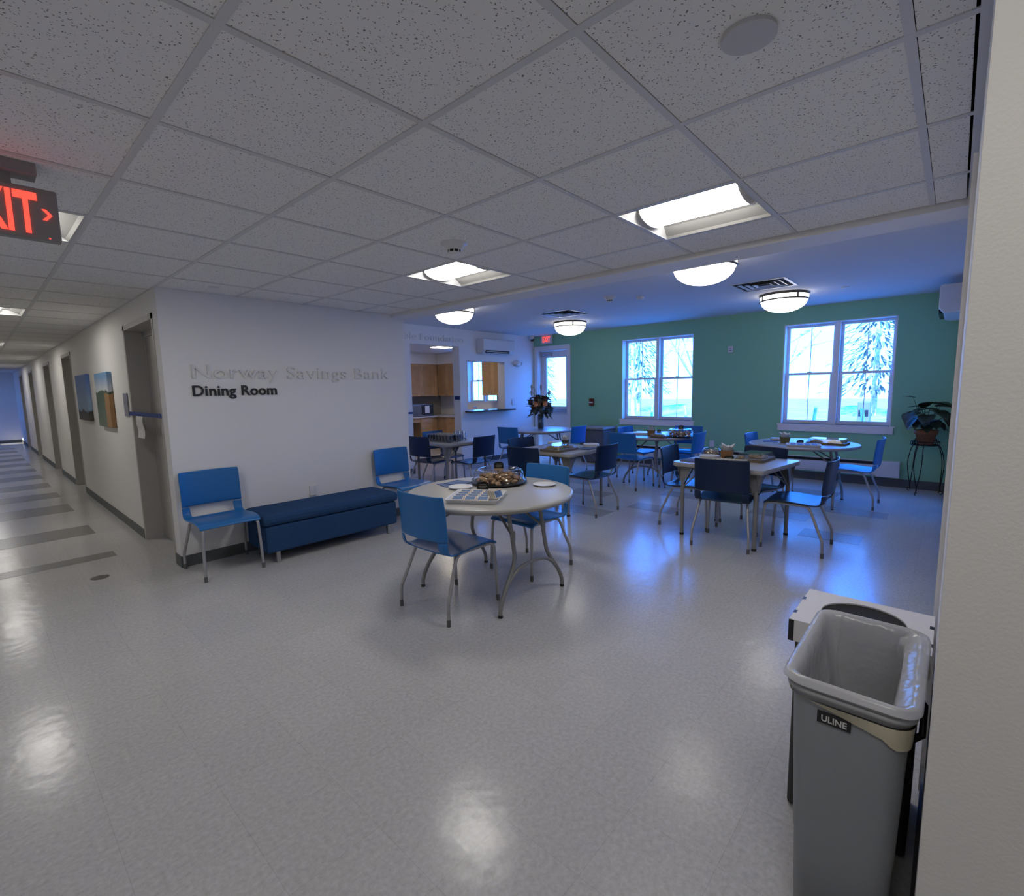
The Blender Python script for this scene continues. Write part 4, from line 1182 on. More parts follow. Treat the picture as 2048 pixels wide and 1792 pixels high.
utensil_box(5.80, 0.205, 20, OLIVE, 0.11, 0.075, 'olive paper box stuffed with white tissue on the right round table')
plate_obj(6.08, 0.36, 0.085, 'stack of white plates behind the olive box on the right round table', 6)
napkin(5.88, 0.39, 15, 0.17, 'blue napkin at the left of the right round table')

# far round table
utensil_box(5.768, 2.01, 10, ORANGE, 0.10, 0.09, 'orange printed box with white tissue on the far round table')
lidded(5.61, 1.81, 80, 0.22, 0.16, 0.07, 'small clear lidded food tray in front of the cookie dome on the far table')
s = empty('chalkboard_sign', (5.61, 1.81, ZT+0.072), FACE+0.1, 'tiny black sign on the small lidded tray of the far table', 'sign'); sign_parts(s, 0.055, 0.045, False)
b = MB(); b.box(-.16, -.11, 0, .16, .11, .035, WHITE)
tag(b.build('paper_tray', loc=(5.98, 2.27, ZT), rot=0.3, bevel=0.01), 'flat white paper tray at the left of the far round table', 'tray')
napkin(5.78, 2.38, 0, 0.17, 'blue napkin at the left edge of the far round table')

# right square table
utensil_box(4.01, 0.315, 10, KRAFT, 0.115, 0.085, 'brown paper box stuffed with white tissue on the right square table')
lidded(4.06, 0.06, -4, 0.38, 0.26, 0.075, 'large clear lidded tray of wraps on the right square table')
s = empty('chalkboard_sign', (3.915, 0.265, ZT), FACE+0.1, 'low dark wooden sign in front of the brown box on the right square table', 'sign'); sign_parts(s, 0.10, 0.04, False)
r = empty('dome_bowl', (4.09, 0.50, ZT), 0, 'small clear domed bowl behind the plates on the right square table', 'bowl')
b = MB(); b.lathe([(0.001, 0), (0.09, 0.0), (0.10, 0.03), (0.092, 0.03), (0.085, 0.006), (0.001, 0.006)], BLACK, 32); b.build('base', r)
b = MB(); b.blob((0, 0, 0.035), (0.07, 0.07, 0.035), TAN, 4, 14, 8); b.build('food', r)['kind'] = 'stuff'
b = MB(); b.lathe([(0.099, 0.03), (0.095, 0.06), (0.075, 0.085), (0.04, 0.098), (0.001, 0.10)], CLEAR, 32); b.build('dome_lid', r)
plate_obj(3.90, 0.45, 0.10, 'stack of white plates on the right square table behind the navy chair', 7)
napkin(3.66, 0.54, -7, 0.16, 'blue grey napkins at the left corner of the right square table', ZT, 0.012)
cup = MB(); cup.lathe([(0.001, 0.001), (0.016, 0.001), (0.020, 0.024), (0.018, 0.024), (0.015, 0.004), (0.001, 0.004)], OFFW, 16)
cb = None
for i in range(9):
    x, y = 3.80+0.006*i, 0.37-0.035*i
    if cb is None: o = cb = cup.build('creamer_cup')
    else: o = cb.copy(); COL.objects.link(o)
    o.location = (x, y, ZT); tag(o, 'tiny white creamer cup in the row behind the navy chair back', 'cup', 'creamer cups on the right square table')

# middle square table
lidded(3.60, 2.13, 0, 0.42, 0.29, 0.075, 'clear lidded food tray on the middle square table')
r = empty('black_cup', (3.98, 2.31, ZT), 0, 'black cup stuffed with white tissue on the middle square table', 'cup')
b = MB(); b.lathe([(0.001, 0), (0.040, 0.0), (0.052, 0.085), (0.048, 0.085), (0.038, 0.02), (0.001, 0.02)], BLACK, 28); b.build('body', r)
b = MB()
for i in range(7):
    an = 2*PI*i/7; b.leaf((0.008*math.cos(an), 0.008*math.sin(an), 0.04), (0.055*math.cos(an), 0.055*math.sin(an), 0.14+0.02*(i % 2)), 0.065, PAPER, 0.1)
b.build('tissue_paper', r)
b = MB(); b.box(-.12, -.10, 0, .12, .10, .045, PACKW)
tag(b.build('paper_tray', loc=(4.09, 2.50, ZT), rot=0.1, bevel=0.01), 'pale paper food box behind the black cup on the middle square table', 'box')
plate_obj(4.10, 2.0, 0.10, 'stack of white plates at the right of the middle square table', 8)
napkin(3.89, 1.93, 0, 0.17, 'dark blue napkins in front of the plates on the middle square table', ZT, 0.012)

# glasses on the square table near the kitchen
GLASS = glass_material('tumbler_glass', (0.60, 0.62, 0.66), 0.04, 0.10)
gl = MB(); gl.lathe([(0.001, 0.002), (0.027, 0.002), (0.029, 0.010), (0.034, 0.095), (0.0345, 0.112), (0.032, 0.112), (0.030, 0.09), (0.026, 0.014), (0.001, 0.014)], GLASS, 18)
gb = None
for i in range(7):
    for j in range(4):
        x, y = 3.425+j*0.072, 3.935+i*0.074+0.03*(j % 2)
        if gb is None: o = gb = gl.build('glass_tumbler')
        else: o = gb.copy(); COL.objects.link(o)
        o.location = (x, y, ZT); tag(o, 'clear glass tumbler in the packed block on the square table by the kitchen', 'glass', 'tumblers on the glasses table')
GLASSB = glass_material('pale_blue_glass', (0.80, 0.86, 0.95), 0.04, 0.14)
gl = MB(); gl.lathe([(0.001, 0.002), (0.030, 0.002), (0.033, 0.02), (0.036, 0.135), (0.034, 0.135), (0.030, 0.02), (0.001, 0.016)], GLASSB, 20)
for k, (x, y) in enumerate(((3.74, 3.97), (3.81, 4.04), (3.74, 4.06), (3.82, 4.14), (3.75, 4.16))):
    if k == 0: o = g2 = gl.build('tall_glass')
    else: o = g2.copy(); COL.objects.link(o)
    o.location = (x, y, ZT); tag(o, 'taller clear glass at the right end of the packed tumblers', 'glass', 'tall glasses on the glasses table')

# flowers
r = empty('flower_vase', (5.86, 4.22, ZT), 0, 'glass vase with a big dark and peach bouquet on the round table', 'flower vase')
b = MB(); b.lathe([(0.001, 0.004), (0.055, 0.004), (0.056, 0.27), (0.052, 0.27), (0.051, 0.02), (0.001, 0.02)], glass_material('vase_glass', (0.70, 0.75, 0.80), 0.03, 0.10), 32); b.build('vase', r)
b = MB(); b.lathe([(0.001, 0.021), (0.050, 0.021), (0.050, 0.13), (0.001, 0.13)], mat('dark_water', (0.012, 0.014, 0.012), 0.3), 28); b.build('dark_filling', r)
rnd = random.Random(5)
st = MB()
for i in range(12):
    a = rnd.uniform(0, 2*PI); st.tube([(0.02*math.cos(a), 0.02*math.sin(a), 0.03), (0.045*math.cos(a+1), 0.045*math.sin(a+1), 0.27), (0.10*math.cos(a+1), 0.10*math.sin(a+1), 0.38)], 0.003, SAGE, 5)
st.build('stems', r)
def bloom(c, R, m, seed):
    b = MB(); rn = random.Random(seed); C = Vector(c)
    b.blob(c, R*0.55, m, seed, 10, 6)
    for lay_, (n, rr, tilt) in enumerate(((6, 0.75, 0.9), (8, 1.0, 0.35))):
        for k in range(n):
            a = 2*PI*k/n+lay_; d = Vector((math.cos(a), math.sin(a), tilt)).normalized()
            b.leaf(C-d*R*0.1, C+d*R*rr, R*0.9, m, -0.25, up=(0, 0, 1), n=4)
    return b
FL = [(-.195, -.045, .46, .075, ROSEO), (-.085, -.175, .47, .08, ROSEO), (-.13, -.06, .46, .075, ROSET), (.15, -.08, .44, .08, ROSET), (-.01, -.12, .54, .09, ROSED), (.10, -.03, .55, .09, ROSED), (-.10, .02, .55, .08, ROSED),
      (.0, -.15, .36, .09, SAGE), (-.14, -.12, .37, .08, SAGE), (.15, -.05, .35, .09, ROSED), (-.20, .0, .42, .08, ROSED), (.22, .05, .45, .085, ROSED), (.0, .06, .58, .09, LEAFG), (.12, .1, .52, .09, LEAFG), (-.14, .12, .50, .09, LEAFG), (.22, -.06, .35, .08, SAGE),
      (.03, .0, .46, .10, LEAFG), (-.05, .05, .38, .10, LEAFD), (.10, .08, .38, .10, LEAFD), (-.22, -.05, .34, .07, SAGE), (.20, .12, .58, .06, LEAFG)]
for k, (x, y, z, R, m) in enumerate(FL): bloom((x, y, z), R, m, k).build('bloom', r)
b = MB()
for k in range(110):
    a = rnd.uniform(0, 2*PI); z = rnd.uniform(.27, .60); rr = rnd.uniform(.05, .19)
    if math.cos(a-3.83) > 0.35 and rr > .10 and z > .38: continue
    p = Vector((rr*math.cos(a), rr*math.sin(a), z)); d = Vector((math.cos(a), math.sin(a), rnd.uniform(-.7, .3)))*rnd.uniform(.07, .12)
    b.leaf(p, p+d, 0.075, (SAGE, LEAFG, LEAFD)[k % 3], 0.1)
for k, (a, z) in enumerate(((3.5, .42), (3.9, .36), (4.4, .27), (5.9, .26), (5.4, .24), (0.2, .3))):
    p = Vector((.16*math.cos(a), .16*math.sin(a), z)); b.leaf(p, p+Vector((.07*math.cos(a), .07*math.sin(a), -.06)), 0.07, SAGE, 0.1)
b.build('foliage', r)['kind'] = 'stuff'
b = MB()
for dx, dy, h in ((-.12, .1, .80), (.02, .0, .80), (.18, -.06, .70), (.12, -.1, .68), (-.18, .06, .70)):
    b.tube(smooth_pts([(0, 0, .4), (dx*.5, dy*.5, h*.85), (dx, dy, h), (dx*1.3, dy*1.2, h-.04)], 4), 0.004, GRASS, 5)
    b.blob((dx, dy, h-.03), (0.018, 0.018, 0.055), GRASS, 3, 8, 6)
b.build('pampas_stem', r)

# grey bin by the green wall
r = empty('grey_waste_bin', (7.32, 3.93, 0), 0, 'grey lidded waste bin standing against the green wall left of the window', 'bin')
b = MB(); v = [(-.22, -.26, 0), (.2, -.26, 0), (.2, .26, 0), (-.22, .26, 0), (-.26, -.29, .66), (.23, -.29, .66), (.23, .29, .66), (-.26, .29, .66)]
b.add(v, [(3, 2, 1, 0), (4, 5, 6, 7), (0, 1, 5, 4), (1, 2, 6, 5), (2, 3, 7, 6), (3, 0, 4, 7)], mat('bin_slate', (0.12, 0.125, 0.135), 0.5)); b.build('body', r, bevel=0.03)
b = MB(); b.box(-.275, -.305, .661, .245, .305, .715, mat('bin_lid_grey', (0.26, 0.27, 0.27), 0.5)); b.build('lid', r, bevel=0.02)

# ================================================================ PLANT
r = empty('wrought_iron_plant_stand', (7.28, -1.115, 0), 0, 'black wrought iron plant stand with curled feet against the green wall', 'plant stand')
b = MB(); N = 28
for z, R in ((.655, .145), (.700, .148)): b.tube([(R*math.cos(2*PI*k/N), R*math.sin(2*PI*k/N), z) for k in range(N)], 0.006, IRON, 6, closed=True)
for k in range(8):
    a = PI*k/8; b.tube([(.145*math.cos(a), .145*math.sin(a), .655), (-.145*math.cos(a), -.145*math.sin(a), .655)], 0.004, IRON, 5)
for k in range(12):
    a = 2*PI*k/12; b.tube([(.145*math.cos(a), .145*math.sin(a), .655), (.148*math.cos(a), .148*math.sin(a), .70)], 0.004, IRON, 5)
for a in (0, PI/2, PI, 1.5*PI):
    a += PI/4; c, s_ = math.cos(a), math.sin(a)
    b.tube(smooth_pts([(.148*c, .148*s_, .66), (.155*c, .155*s_, .715), (.135*c, .135*s_, .73), (.115*c, .115*s_, .71)], 4), 0.005, IRON, 6)
b.build('ring_shelf', r)
for a in (D_(45), D_(165), D_(285)):
    l = MB()
    for off in (-0.20, 0.20):
        c, s_ = math.cos(a+off), math.sin(a+off); c0, s0 = math.cos(a), math.sin(a)
        l.tube(smooth_pts([(.145*c, .145*s_, .655), (.185*c, .185*s_, .54), (.205*c, .205*s_, .38), (.195*(c+c0)/2, .195*(s_+s0)/2, .20), (.185*c0, .185*s0, .09), (.19*c0, .19*s0, .04)], 4), 0.005, IRON, 6)
    c, s_ = math.cos(a), math.sin(a); rr = 0.022
    l.tube([((.198+rr*math.cos(t))*c, (.198+rr*math.cos(t))*s_, rr+.005+rr*math.sin(t)) for t in [2*PI*k/14-2 for k in range(13)]], 0.005, IRON, 6)
    l.build('leg', r)
r = empty('potted_plant', (7.28, -1.115, 0.662), 0, 'broad leaved dark houseplant in a terracotta pot with a blue bow', 'houseplant')
b = MB(); b.lathe([(0.001, 0), (0.085, 0.0), (0.108, 0.135), (0.122, 0.137), (0.126, 0.19), (0.112, 0.19), (0.108, 0.165), (0.001, 0.165)], TERRA, 36); b.build('pot', r)
b = MB(); b.lathe([(0.107, .166), (0.001, .172)], SOIL, 24); b.build('soil', r)
b = MB(); rl = random.Random(12)
def broad(p2, aim, w, L, m, k):
    # a broad blade hanging from the end of its stalk
    p0 = Vector((0.03*math.cos(k*2.4), 0.03*math.sin(k*2.4), 0.165)); p2 = Vector(p2); d = Vector(aim).normalized()
    b.tube(smooth_pts([p0, p0.lerp(p2, .5)+Vector((0, 0, .03)), p2], 3), 0.004, LEAFD, 5)
    b.leaf(p2-d*L*.25, p2+d*L*.75, w, m, 0.18, n=8)
for k, (x, y, z, ax, ay, az, w, L, m) in enumerate((
    (-.08, .14, .33, -.5, .5, -.8, .19, .20, LEAFG), (-.10, .17, .38, -.6, .3, -.5, .17, .19, LEAFG), (-.05, .06, .45, -.4, .6, -.1, .14, .20, LEAFD), (-.02, -.02, .46, -.3, -.8, -.1, .15, .20, LEAFD),
    (-.05, -.12, .50, -.2, -1, .1, .18, .22, LEAFG), (.02, -.10, .53, -.4, -.7, .05, .18, .22, LEAFD), (-.10, -.11, .42, -.6, -.5, -.3, .18, .22, LEAFD), (-.06, -.17, .38, -.3, -.4, -.7, .19, .20, LEAFG),
    (-.12, .0, .36, -.7, .1, -.5, .18, .20, LEAFD), (-.10, .07, .30, -.6, .4, -.6, .15, .17, LEAFD), (-.12, -.07, .30, -.7, -.3, -.5, .15, .17, LEAFD), (-.09, -.01, .24, -.7, 0, -.5, .14, .14, LEAFD),
    (-.04, -.12, .27, -.4, -.6, -.5, .13, .15, LEAFD), (.10, .06, .40, .7, .4, 0, .17, .20, LEAFG), (.12, -.08, .42, .6, -.3, .0, .18, .20, LEAFD), (.05, .14, .42, .2, .8, -.1, .12, .18, LEAFD),
    (-.06, .10, .50, -.2, .9, .05, .07, .16, LEAFD), (-.03, -.14, .23, -.3, -.7, -.2, .05, .14, LEAFD), (-.04, .13, .22, -.3, .7, -.2, .05, .10, LEAFD), (-.02, .03, .50, -.3, -.2, .3, .16, .18, LEAFD))):
    broad((x, y, z), (ax, ay, az), w, L, m, k)
o = b.build('foliage', r); o['kind'] = 'stuff'
b = MB(); b.leaf((-.19, -.03, .30), (-.20, .05, .265), 0.04, RIBBON, 0.1); b.leaf((-.19, -.03, .30), (-.20, -.12, .345), 0.04, RIBBON, 0.1); b.blob((-.19, -.03, .30), 0.010, RIBBON, 1)
b.build('blue_bow', r)
b = MB(); b.tube(smooth_pts([(-.02, .0, .18), (-.06, .10, .45), (-.08, .16, .62), (-.10, .22, .63)], 4), 0.003, LEAFD, 5); b.leaf((-.08, .13, .615), (-.11, .27, .635), 0.06, LEAFD, 0.02)
b.build('tall_leaf', r)

# ================================================================ BINS AT RIGHT
def tub(w0, d0, w1, d1, h, r0, r1, n=6):
    a = rrect(w0, d0, r0, n); b_ = rrect(w1, d1, r1, n); return a, b_
r = empty('slim_waste_bin', (0.445, -1.222, 0), 0, 'tall slim grey waste bin with a white bag liner beside the near wall', 'bin')
b = MB(); W, Dp, Hh = 0.475, 0.262, 0.755
lo = rrect(W-0.10, Dp-0.07, 0.04, 6); hi = rrect(W-0.03, Dp-0.025, 0.045, 6); n = len(lo)
mid = rrect(W-0.075, Dp-0.052, 0.042, 6)
b.add([(p, q, 0) for p, q in lo]+[(p, q, 0.30) for p, q in mid]+[(p*1.012, q*1.02, 0.31) for p, q in mid]+[(p, q, Hh-0.05) for p, q in hi],
      [list(range(n))[::-1]]+[(k*n+i, k*n+(i+1) % n, (k+1)*n+(i+1) % n, (k+1)*n+i) for k in range(3) for i in range(n)], BIN, True)
b.build('body', r)
b = MB(); o1 = rrect(W-0.018, Dp-0.014, 0.05, 6); o2 = rrect(W, Dp, 0.052, 6)
rings = []
for k, (o_, z) in enumerate(((hi, Hh-0.052), (o1, Hh-0.050), (o1, Hh-0.038), (o2, Hh-0.036), (o2, Hh-0.026), (o1, Hh-0.024), (o2, Hh-0.020), (o2, Hh-0.008))): rings.append([(p, q, z) for p, q in o_])
v = [p for rg in rings for p in rg]
b.add(v, [(k*n+i, k*n+(i+1) % n, (k+1)*n+(i+1) % n, (k+1)*n+i) for k in range(len(rings)-1) for i in range(n)], mat('bin_rim_grey', (0.34, 0.345, 0.35), 0.4), True)
b.build('ribbed_rim', r)
rn = random.Random(9)
b = MB(); rings = []
spec = ((0.010, -0.055, 0.4), (0.008, -0.012, 0.35), (0.005, 0.002, 0.3), (-0.006, 0.006, 0.3), (-0.017, -0.002, 0.5), (-0.023, -0.018, 0.9), (-0.028, -0.06, 1.4), (-0.036, -0.13, 1.6), (-0.06, -0.32, 1.2), (-0.09, -0.56, 1.0))
for e, dz, j in spec:
    o_ = rrect(W+e*2, Dp+e*2, 0.05 if e > 0 else 0.034, 6)
    sag = 0.020 if -0.10 < dz < -0.01 and e < 0 else 0.0       # the bag hangs loose on the wall side
    rings.append([(p+rn.uniform(-1, 1)*0.004*j, q+(sag if q < 0 else 0)+rn.uniform(-1, 1)*0.004*j, Hh+dz+rn.uniform(-1, 1)*0.003*j) for p, q in o_])
v = [p for rg in rings for p in rg]
b.add(v, [(k*n+i, k*n+(i+1) % n, (k+1)*n+(i+1) % n, (k+1)*n+i) for k in range(1, len(rings)-1) for i in range(n)]+[[(len(rings)-1)*n+i for i in range(n)]], LINER, True)
b.build('bag_liner', r)
b = MB(); rg0 = [(p, q, Hh-0.052) for p, q in rrect(W-0.012, Dp-0.008, 0.05, 6)]
rg1 = []
for i, (p, q) in enumerate(rrect(W-0.022, Dp-0.016, 0.05, 6)):
    drop = 0.004+0.052*min(1, max(0, (-0.005-q)/0.10))+rn.uniform(-.003, .003)
    rg1.append((p, q, Hh-0.052-drop))
b.add(rg0+rg1, [(i, (i+1) % n, (i+1) % n+n, i+n) for i in range(n)], LINERY, True)
b.build('liner_skirt', r)
b = MB(); b.box(-.2245, -.0120, .652, -.2185, .0570, .681, BLACK); b.build('label', r, rot=None)
letters(text_obj('src', 'ULINE', 0.022, 0.001, OFFW, Matrix.Translation((-.2252, 0.030, .6585)) @ MYZ, offset=0.0004), r, 1, -.004, .048)
b = MB(); b.tube([(0.03, -.122, Hh-0.09), (0.03, -.138, Hh-0.11), (-.06, -.138, Hh-0.14), (-.06, -.120, Hh-0.16)], 0.008, BLACK); b.build('side_handle', r)

r = empty('recycling_box', (0.85, -1.178, 0), 0, 'white corrugated lid recycling box with a round black hole behind the slim bin', 'recycling box')
b = MB(); b.box(-.145, -.165, 0.0, .145, .165, .62, BIND); b.build('body', r, bevel=0.012)
zt = .69
b = MB(); X0, X1, Y0, Y1 = -.163, .157, -.187, .180
cx, cy, Rh = -.005, -.005, 0.118; K = 40; v = []; f = []
def onrect(a):
    c, s_ = math.cos(a), math.sin(a); t = min(((X1-cx) if c > 0 else (X0-cx))/c if abs(c) > 1e-9 else 9, ((Y1-cy) if s_ > 0 else (Y0-cy))/s_ if abs(s_) > 1e-9 else 9)
    return (cx+c*t, cy+s_*t)
angs = sorted([2*PI*k/K for k in range(K)]+[math.atan2(Y-cy, X-cx) % (2*PI) for X in (X0, X1) for Y in (Y0, Y1)])
for a in angs: v += [(cx+Rh*math.cos(a), cy+Rh*math.sin(a), zt), (*onrect(a), zt)]
m_ = len(angs)
for i in range(m_): j = (i+1) % m_; f.append((2*i, 2*i+1, 2*j+1, 2*j))
b.add(v, f, CARD)
b.add([(p[0], p[1], zt) for p in v[1::2]]+[(p[0], p[1], zt-.075) for p in v[1::2]], [(i, i+m_, (i+1) % m_+m_, (i+1) % m_) for i in range(m_)], CARD)
b.add([(p[0], p[1], zt) for p in v[0::2]]+[(p[0], p[1], zt-.005) for p in v[0::2]], [(i, (i+1) % m_, (i+1) % m_+m_, i+m_) for i in range(m_)], CARD)
b.build('lid', r)
MB().box(-.13, -.14, zt-.010, .13, .14, zt-.0055, DARK).build('hole_shade', r)  # dark sheet close under the hole, standing in for the shade inside
for x in (-.09, .05):
    MB().box(x-.012, .172, zt-.004, x+.012, .1815, zt+.0006, BLACK).build('slot', r)
    MB().box(x-.012, -.1885, zt-.004, x+.012, -.176, zt+.0006, BLACK).build('slot', r)
MB().box(-.1645, .165, zt-.075, -.1625, .181, zt-.002, BLACK).build('slot', r)

# ================================================================ KITCHEN
def cab_doors(parent, y, xs, z0, z1, hz, hside):
    """doors facing -y at plane y; xs edges"""
    for i in range(len(xs)-1):
        d = MB(); d.box(xs[i]+.002, y-.018, z0+.003, xs[i+1]-.002, y, z1-.003, MAPLE)
        w = .05
        d.box(xs[i]+w, y-.0185, z0+w, xs[i+1]-w, y-.018, z1-w, MAPLED)
        o = d.build('door', parent)
        hx = xs[i+1]-.035 if hside[i] > 0 else xs[i]+.035
        h = MB(); h.tube([(hx, y-.018, hz), (hx, y-.045, hz+.005), (hx, y-.045, hz+.115), (hx, y-.018, hz+.12)], 0.005, METAL, 6); h.build('handle', o)
r = empty('upper_cabinet', (0, 0, 0), 0, 'maple upper cabinets on the back kitchen wall seen through the doorway', 'cabinet')
MB().box(5.6, 8.80, 1.35, 7.24, 9.125, 2.165, MAPLE).build('carcass', r)
cab_doors(r, 8.80, [5.6, 6.05, 6.36, 6.70, 7.08], 1.35, 2.17, 1.38, [1, -1, 1, -1])
r = empty('upper_cabinet', (0, 0, 0), 0, 'maple upper cabinet beside the kitchen window, farther from the serving hatch', 'cabinet')
MB().box(7.26, 8.05, 1.35, 7.595, 8.79, 2.165, MAPLE).build('carcass', r)
for (ya, yb, hy) in ((8.42, 8.78, 8.46), (8.06, 8.42, 8.38)):
    d = MB(); d.box(7.242, ya+.002, 1.353, 7.26, yb-.002, 2.167, MAPLE); d.box(7.2415, ya+.05, 1.40, 7.242, yb-.05, 2.12, MAPLED); o = d.build('door', r)
    h = MB(); h.tube([(7.242, hy, 1.38), (7.215, hy, 1.385), (7.215, hy, 1.495), (7.242, hy, 1.50)], 0.005, METAL, 6); h.build('handle', o)
r = empty('upper_cabinet', (0, 0, 0), 0, 'maple upper cabinet with two doors seen through the serving hatch', 'cabinet')
MB().box(7.26, 6.38, 1.35, 7.595, 7.14, 2.165, MAPLE).build('carcass', r)
for (ya, yb, hy) in ((6.39, 6.77, 6.73), (6.77, 7.13, 6.81)):
    d = MB(); d.box(7.242, ya+.002, 1.353, 7.26, yb-.002, 2.167, MAPLE); d.box(7.2415, ya+.05, 1.40, 7.242, yb-.05, 2.12, MAPLED); o = d.build('door', r)
    h = MB(); h.tube([(7.242, hy, 1.38), (7.215, hy, 1.385), (7.215, hy, 1.495), (7.242, hy, 1.50)], 0.005, METAL, 6); h.build('handle', o)
r = empty('base_cabinet', (0, 0, 0), 0, 'maple base cabinet with drawer on the back kitchen wall below the microwave', 'cabinet')
MB().box(6.45, 8.56, 0.0, 6.98, 9.125, 0.81, MAPLED).build('carcass', r)
d = MB(); d.box(6.46, 8.54, .66, 6.80, 8.56, .80, MAPLE); o = d.build('drawer', r)
h = MB(); h.tube([(6.55, 8.54, .735), (6.555, 8.515, .735), (6.685, 8.515, .735), (6.69, 8.54, .735)], .005, METAL, 6); h.build('handle', o)
d = MB(); d.box(6.46, 8.54, .11, 6.80, 8.56, .65, MAPLE); o = d.build('door', r)
h = MB(); h.tube([(6.50, 8.54, .47), (6.50, 8.515, .475), (6.50, 8.515, .595), (6.50, 8.54, .60)], .005, METAL, 6); h.build('handle', o)
b = MB(); b.box(5.3, 8.56, .70, 6.45, 8.58, .81, MAPLE); b.box(5.3, 8.58, 0, 5.32, 9.12, .81, MAPLED)
tag(b.build('knee_space_rail'), 'maple rail above the open knee space under the kitchen counter', 'cabinet')
r = empty('base_cabinet', (0, 0, 0), 0, 'maple base cabinets along the outer kitchen wall', 'cabinet')
MB().box(7.0, 6.1, 0.0, 7.595, 9.125, 0.81, MAPLED).build('carcass', r)
for (ya, yb) in ((7.4, 7.85), (6.9, 7.38), (6.35, 6.88), (7.87, 8.2)):
    d = MB(); d.box(6.982, ya, .66, 7.0, yb, .80, MAPLE); d.build('drawer', r)
    d = MB(); d.box(6.982, ya, .11, 7.0, yb, .65, MAPLE); d.build('door', r)
b = MB(); b.box(5.3, 8.52, .8105, 7.595, 9.125, .845, COUNTER); b.box(6.96, 6.1, .8105, 7.595, 8.5201, .845, COUNTER)
tag(b.build('kitchen_worktop', bevel=0.004), 'pale L shaped kitchen worktop under the cabinets', 'worktop')
r = empty('microwave', (6.66, 8.82, .846), 0, 'black and steel microwave with a white note on the kitchen worktop', 'microwave')
MB().box(-.40, -.14, 0.01, .30, .20, .30, METAL).build('body', r, bevel=0.01)
MB().box(-.06, -.16, .03, .30, -.14, .29, BLACK).build('door', r, bevel=0.006)
MB().box(-.40, -.155, .03, -.07, -.14, .29, mat('steel_panel', (0.16, 0.155, 0.15), 0.4, metal=0.5)).build('control_panel', r)
MB().box(.03, -.163, .075, .17, -.160, .265, PAPER).build('paper_note', r)
r = empty('kitchen_tap', (7.45, 7.55, .846), 0, 'pale kitchen tap below the kitchen window', 'tap')
b = MB(); b.tube(smooth_pts([(0, 0, 0), (0, 0, .16), (-.03, 0, .21), (-.09, 0, .22), (-.13, 0, .18)], 4), 0.012, METAL); b.build('spout', r)
b = MB(); b.tube([(0, -.07, 0), (0, -.07, .05), (-.04, -.07, .07)], 0.008, METAL); b.build('lever', r)

# ================================================================ OUTSIDE
b = MB(); b.box(XW+WTH, -45, -0.55, 70, 60, -0.35, GROUND); struct(b.build('ground'))
b = MB(); b.box(-40, -45, -0.55, -2.65, 60, -0.35, GROUND); struct(b.build('ground'))
rnd = random.Random(21)
def bare_tree(h, seed):
    rn = random.Random(seed); b = MB()
    b.tube([(0, 0, 0), (rn.uniform(-.2, .2), rn.uniform(-.2, .2), h*.5), (rn.uniform(-.4, .4), rn.uniform(-.4, .4), h)], [.14, .10, .03], BARK, 7)
    t = b
    br = MB()
    for k in range(26):
        z = h*(.22+.75*k/26); a = rn.uniform(0, 2*PI); L = h*.30*(1.1-k/30)
        p = Vector((0, 0, z)); q = p+Vector((math.cos(a)*L, math.sin(a)*L, L*rn.uniform(.3, .9)))
        br.tube([p, (p+q)/2+Vector((0, 0, -.1)), q], [.04, .028, .01], BARK, 5)
        for j in range(3):
            s0 = p.lerp(q, .4+.2*j); a2 = a+rn.uniform(-1, 1); s1 = s0+Vector((math.cos(a2), math.sin(a2), rn.uniform(.2, 1)))*L*.4
            br.tube([s0, s1], [.016, .006], BARK, 4)
    return t, br
def pine(h, seed):
    rn = random.Random(seed); t = MB(); t.tube([(0, 0, 0), (0, 0, h*.95)], [.16, .04], BARK, 7)
    f = MB()
    for k in range(1100):
        z = h*rn.uniform(.12, 1.0); R = (1.05-z/h)*h*.24; a = rn.uniform(0, 2*PI); rr = R*rn.uniform(.3, 1.0)
        p = Vector((rr*math.cos(a), rr*math.sin(a), z)); d = Vector((math.cos(a)*.5, math.sin(a)*.5, rn.uniform(-.4, .1)))
        f.leaf(p, p+d, 0.16, PINE, .2, n=2)
    return t, f
PT = {}
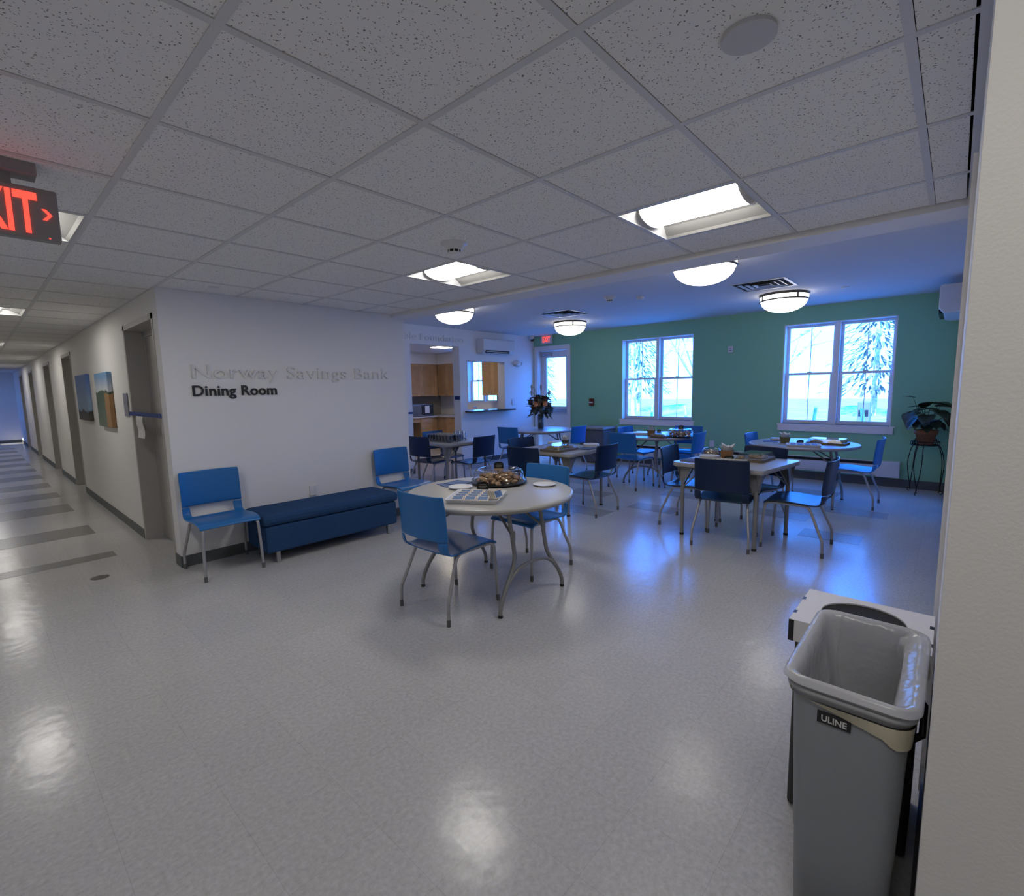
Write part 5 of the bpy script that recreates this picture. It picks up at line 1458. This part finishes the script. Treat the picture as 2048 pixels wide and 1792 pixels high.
TR = [('bare', 17, -9), ('bare', 13, -3.2), ('bare', 20, -1), ('bare', 15, 2.8), ('bare', 19, 6.5), ('bare', 22, 11), ('bare', 18, 15), ('bare', 24, 20),
      ('pine', 27, -5), ('pine', 25, -13.5), ('pine', 35, -17), ('pine', 33, 2), ('pine', 32, 9), ('pine', 34, 17), ('pine', 31, 25), ('pine', 21, -9.5), ('pine', 30, -1.5)]
for k, (kind, x, y) in enumerate(TR):
    key = (kind, k % 2)
    if key not in PT:
        t, f = bare_tree(9 if k % 2 else 7.5, k) if kind == 'bare' else pine(11 if k % 2 else 9, k)
        r = empty('bare_tree' if kind == 'bare' else 'pine_tree', (0, 0, 0))
        t.build('trunk', r); o = f.build('branches' if kind == 'bare' else 'foliage', r); o['kind'] = 'stuff'
        PT[key] = r
    else: r = copy_tree(PT[key])
    r.location = (x, y, -0.36); r.rotation_euler = (0, 0, rnd.uniform(0, 6))
    tag(r, 'pale leafless tree in the yard outside the windows' if kind == 'bare' else 'tall evergreen tree far beyond the yard outside', 'tree', 'bare trees outside' if kind == 'bare' else 'evergreens outside')
r = empty('utility_cabinet', (14.0, 0.31, -0.35), 0, 'blue grey utility cabinet with dark vent outside the right window', 'utility cabinet')
MB().box(-.15, -.13, 0, .15, .13, 1.36, PADM).build('body', r, bevel=0.02)
MB().box(-.16, -.1, 1.00, -.15, .1, 1.16, BLACK).build('vent', r)
# low picnic rails outside
for k, (x, y) in enumerate(((10.5, .35), (10.8, 2.5), (11.2, 4.2))):
    r = empty('wooden_rail_frame', (x, y, -0.35), rnd.uniform(-.3, .3), 'pale wooden A frame with rails in the yard outside the windows', 'frame', 'pale rail frames outside')
    b = MB()
    for s in (-1, 1):
        b.tube([(0, s*.55, 0), (0, s*.42, 1.35)], .035, BARK, 6)
    b.build('post', r)
    b = MB(); b.tube([(0, -.5, .95), (0, .5, .95)], .03, BARK, 6); b.tube([(0, -1.2, .75), (0, 1.2, .80)], .025, BARK, 6); b.build('rail', r)

# keep the finished scene tidy: face normals of closed shells consistent
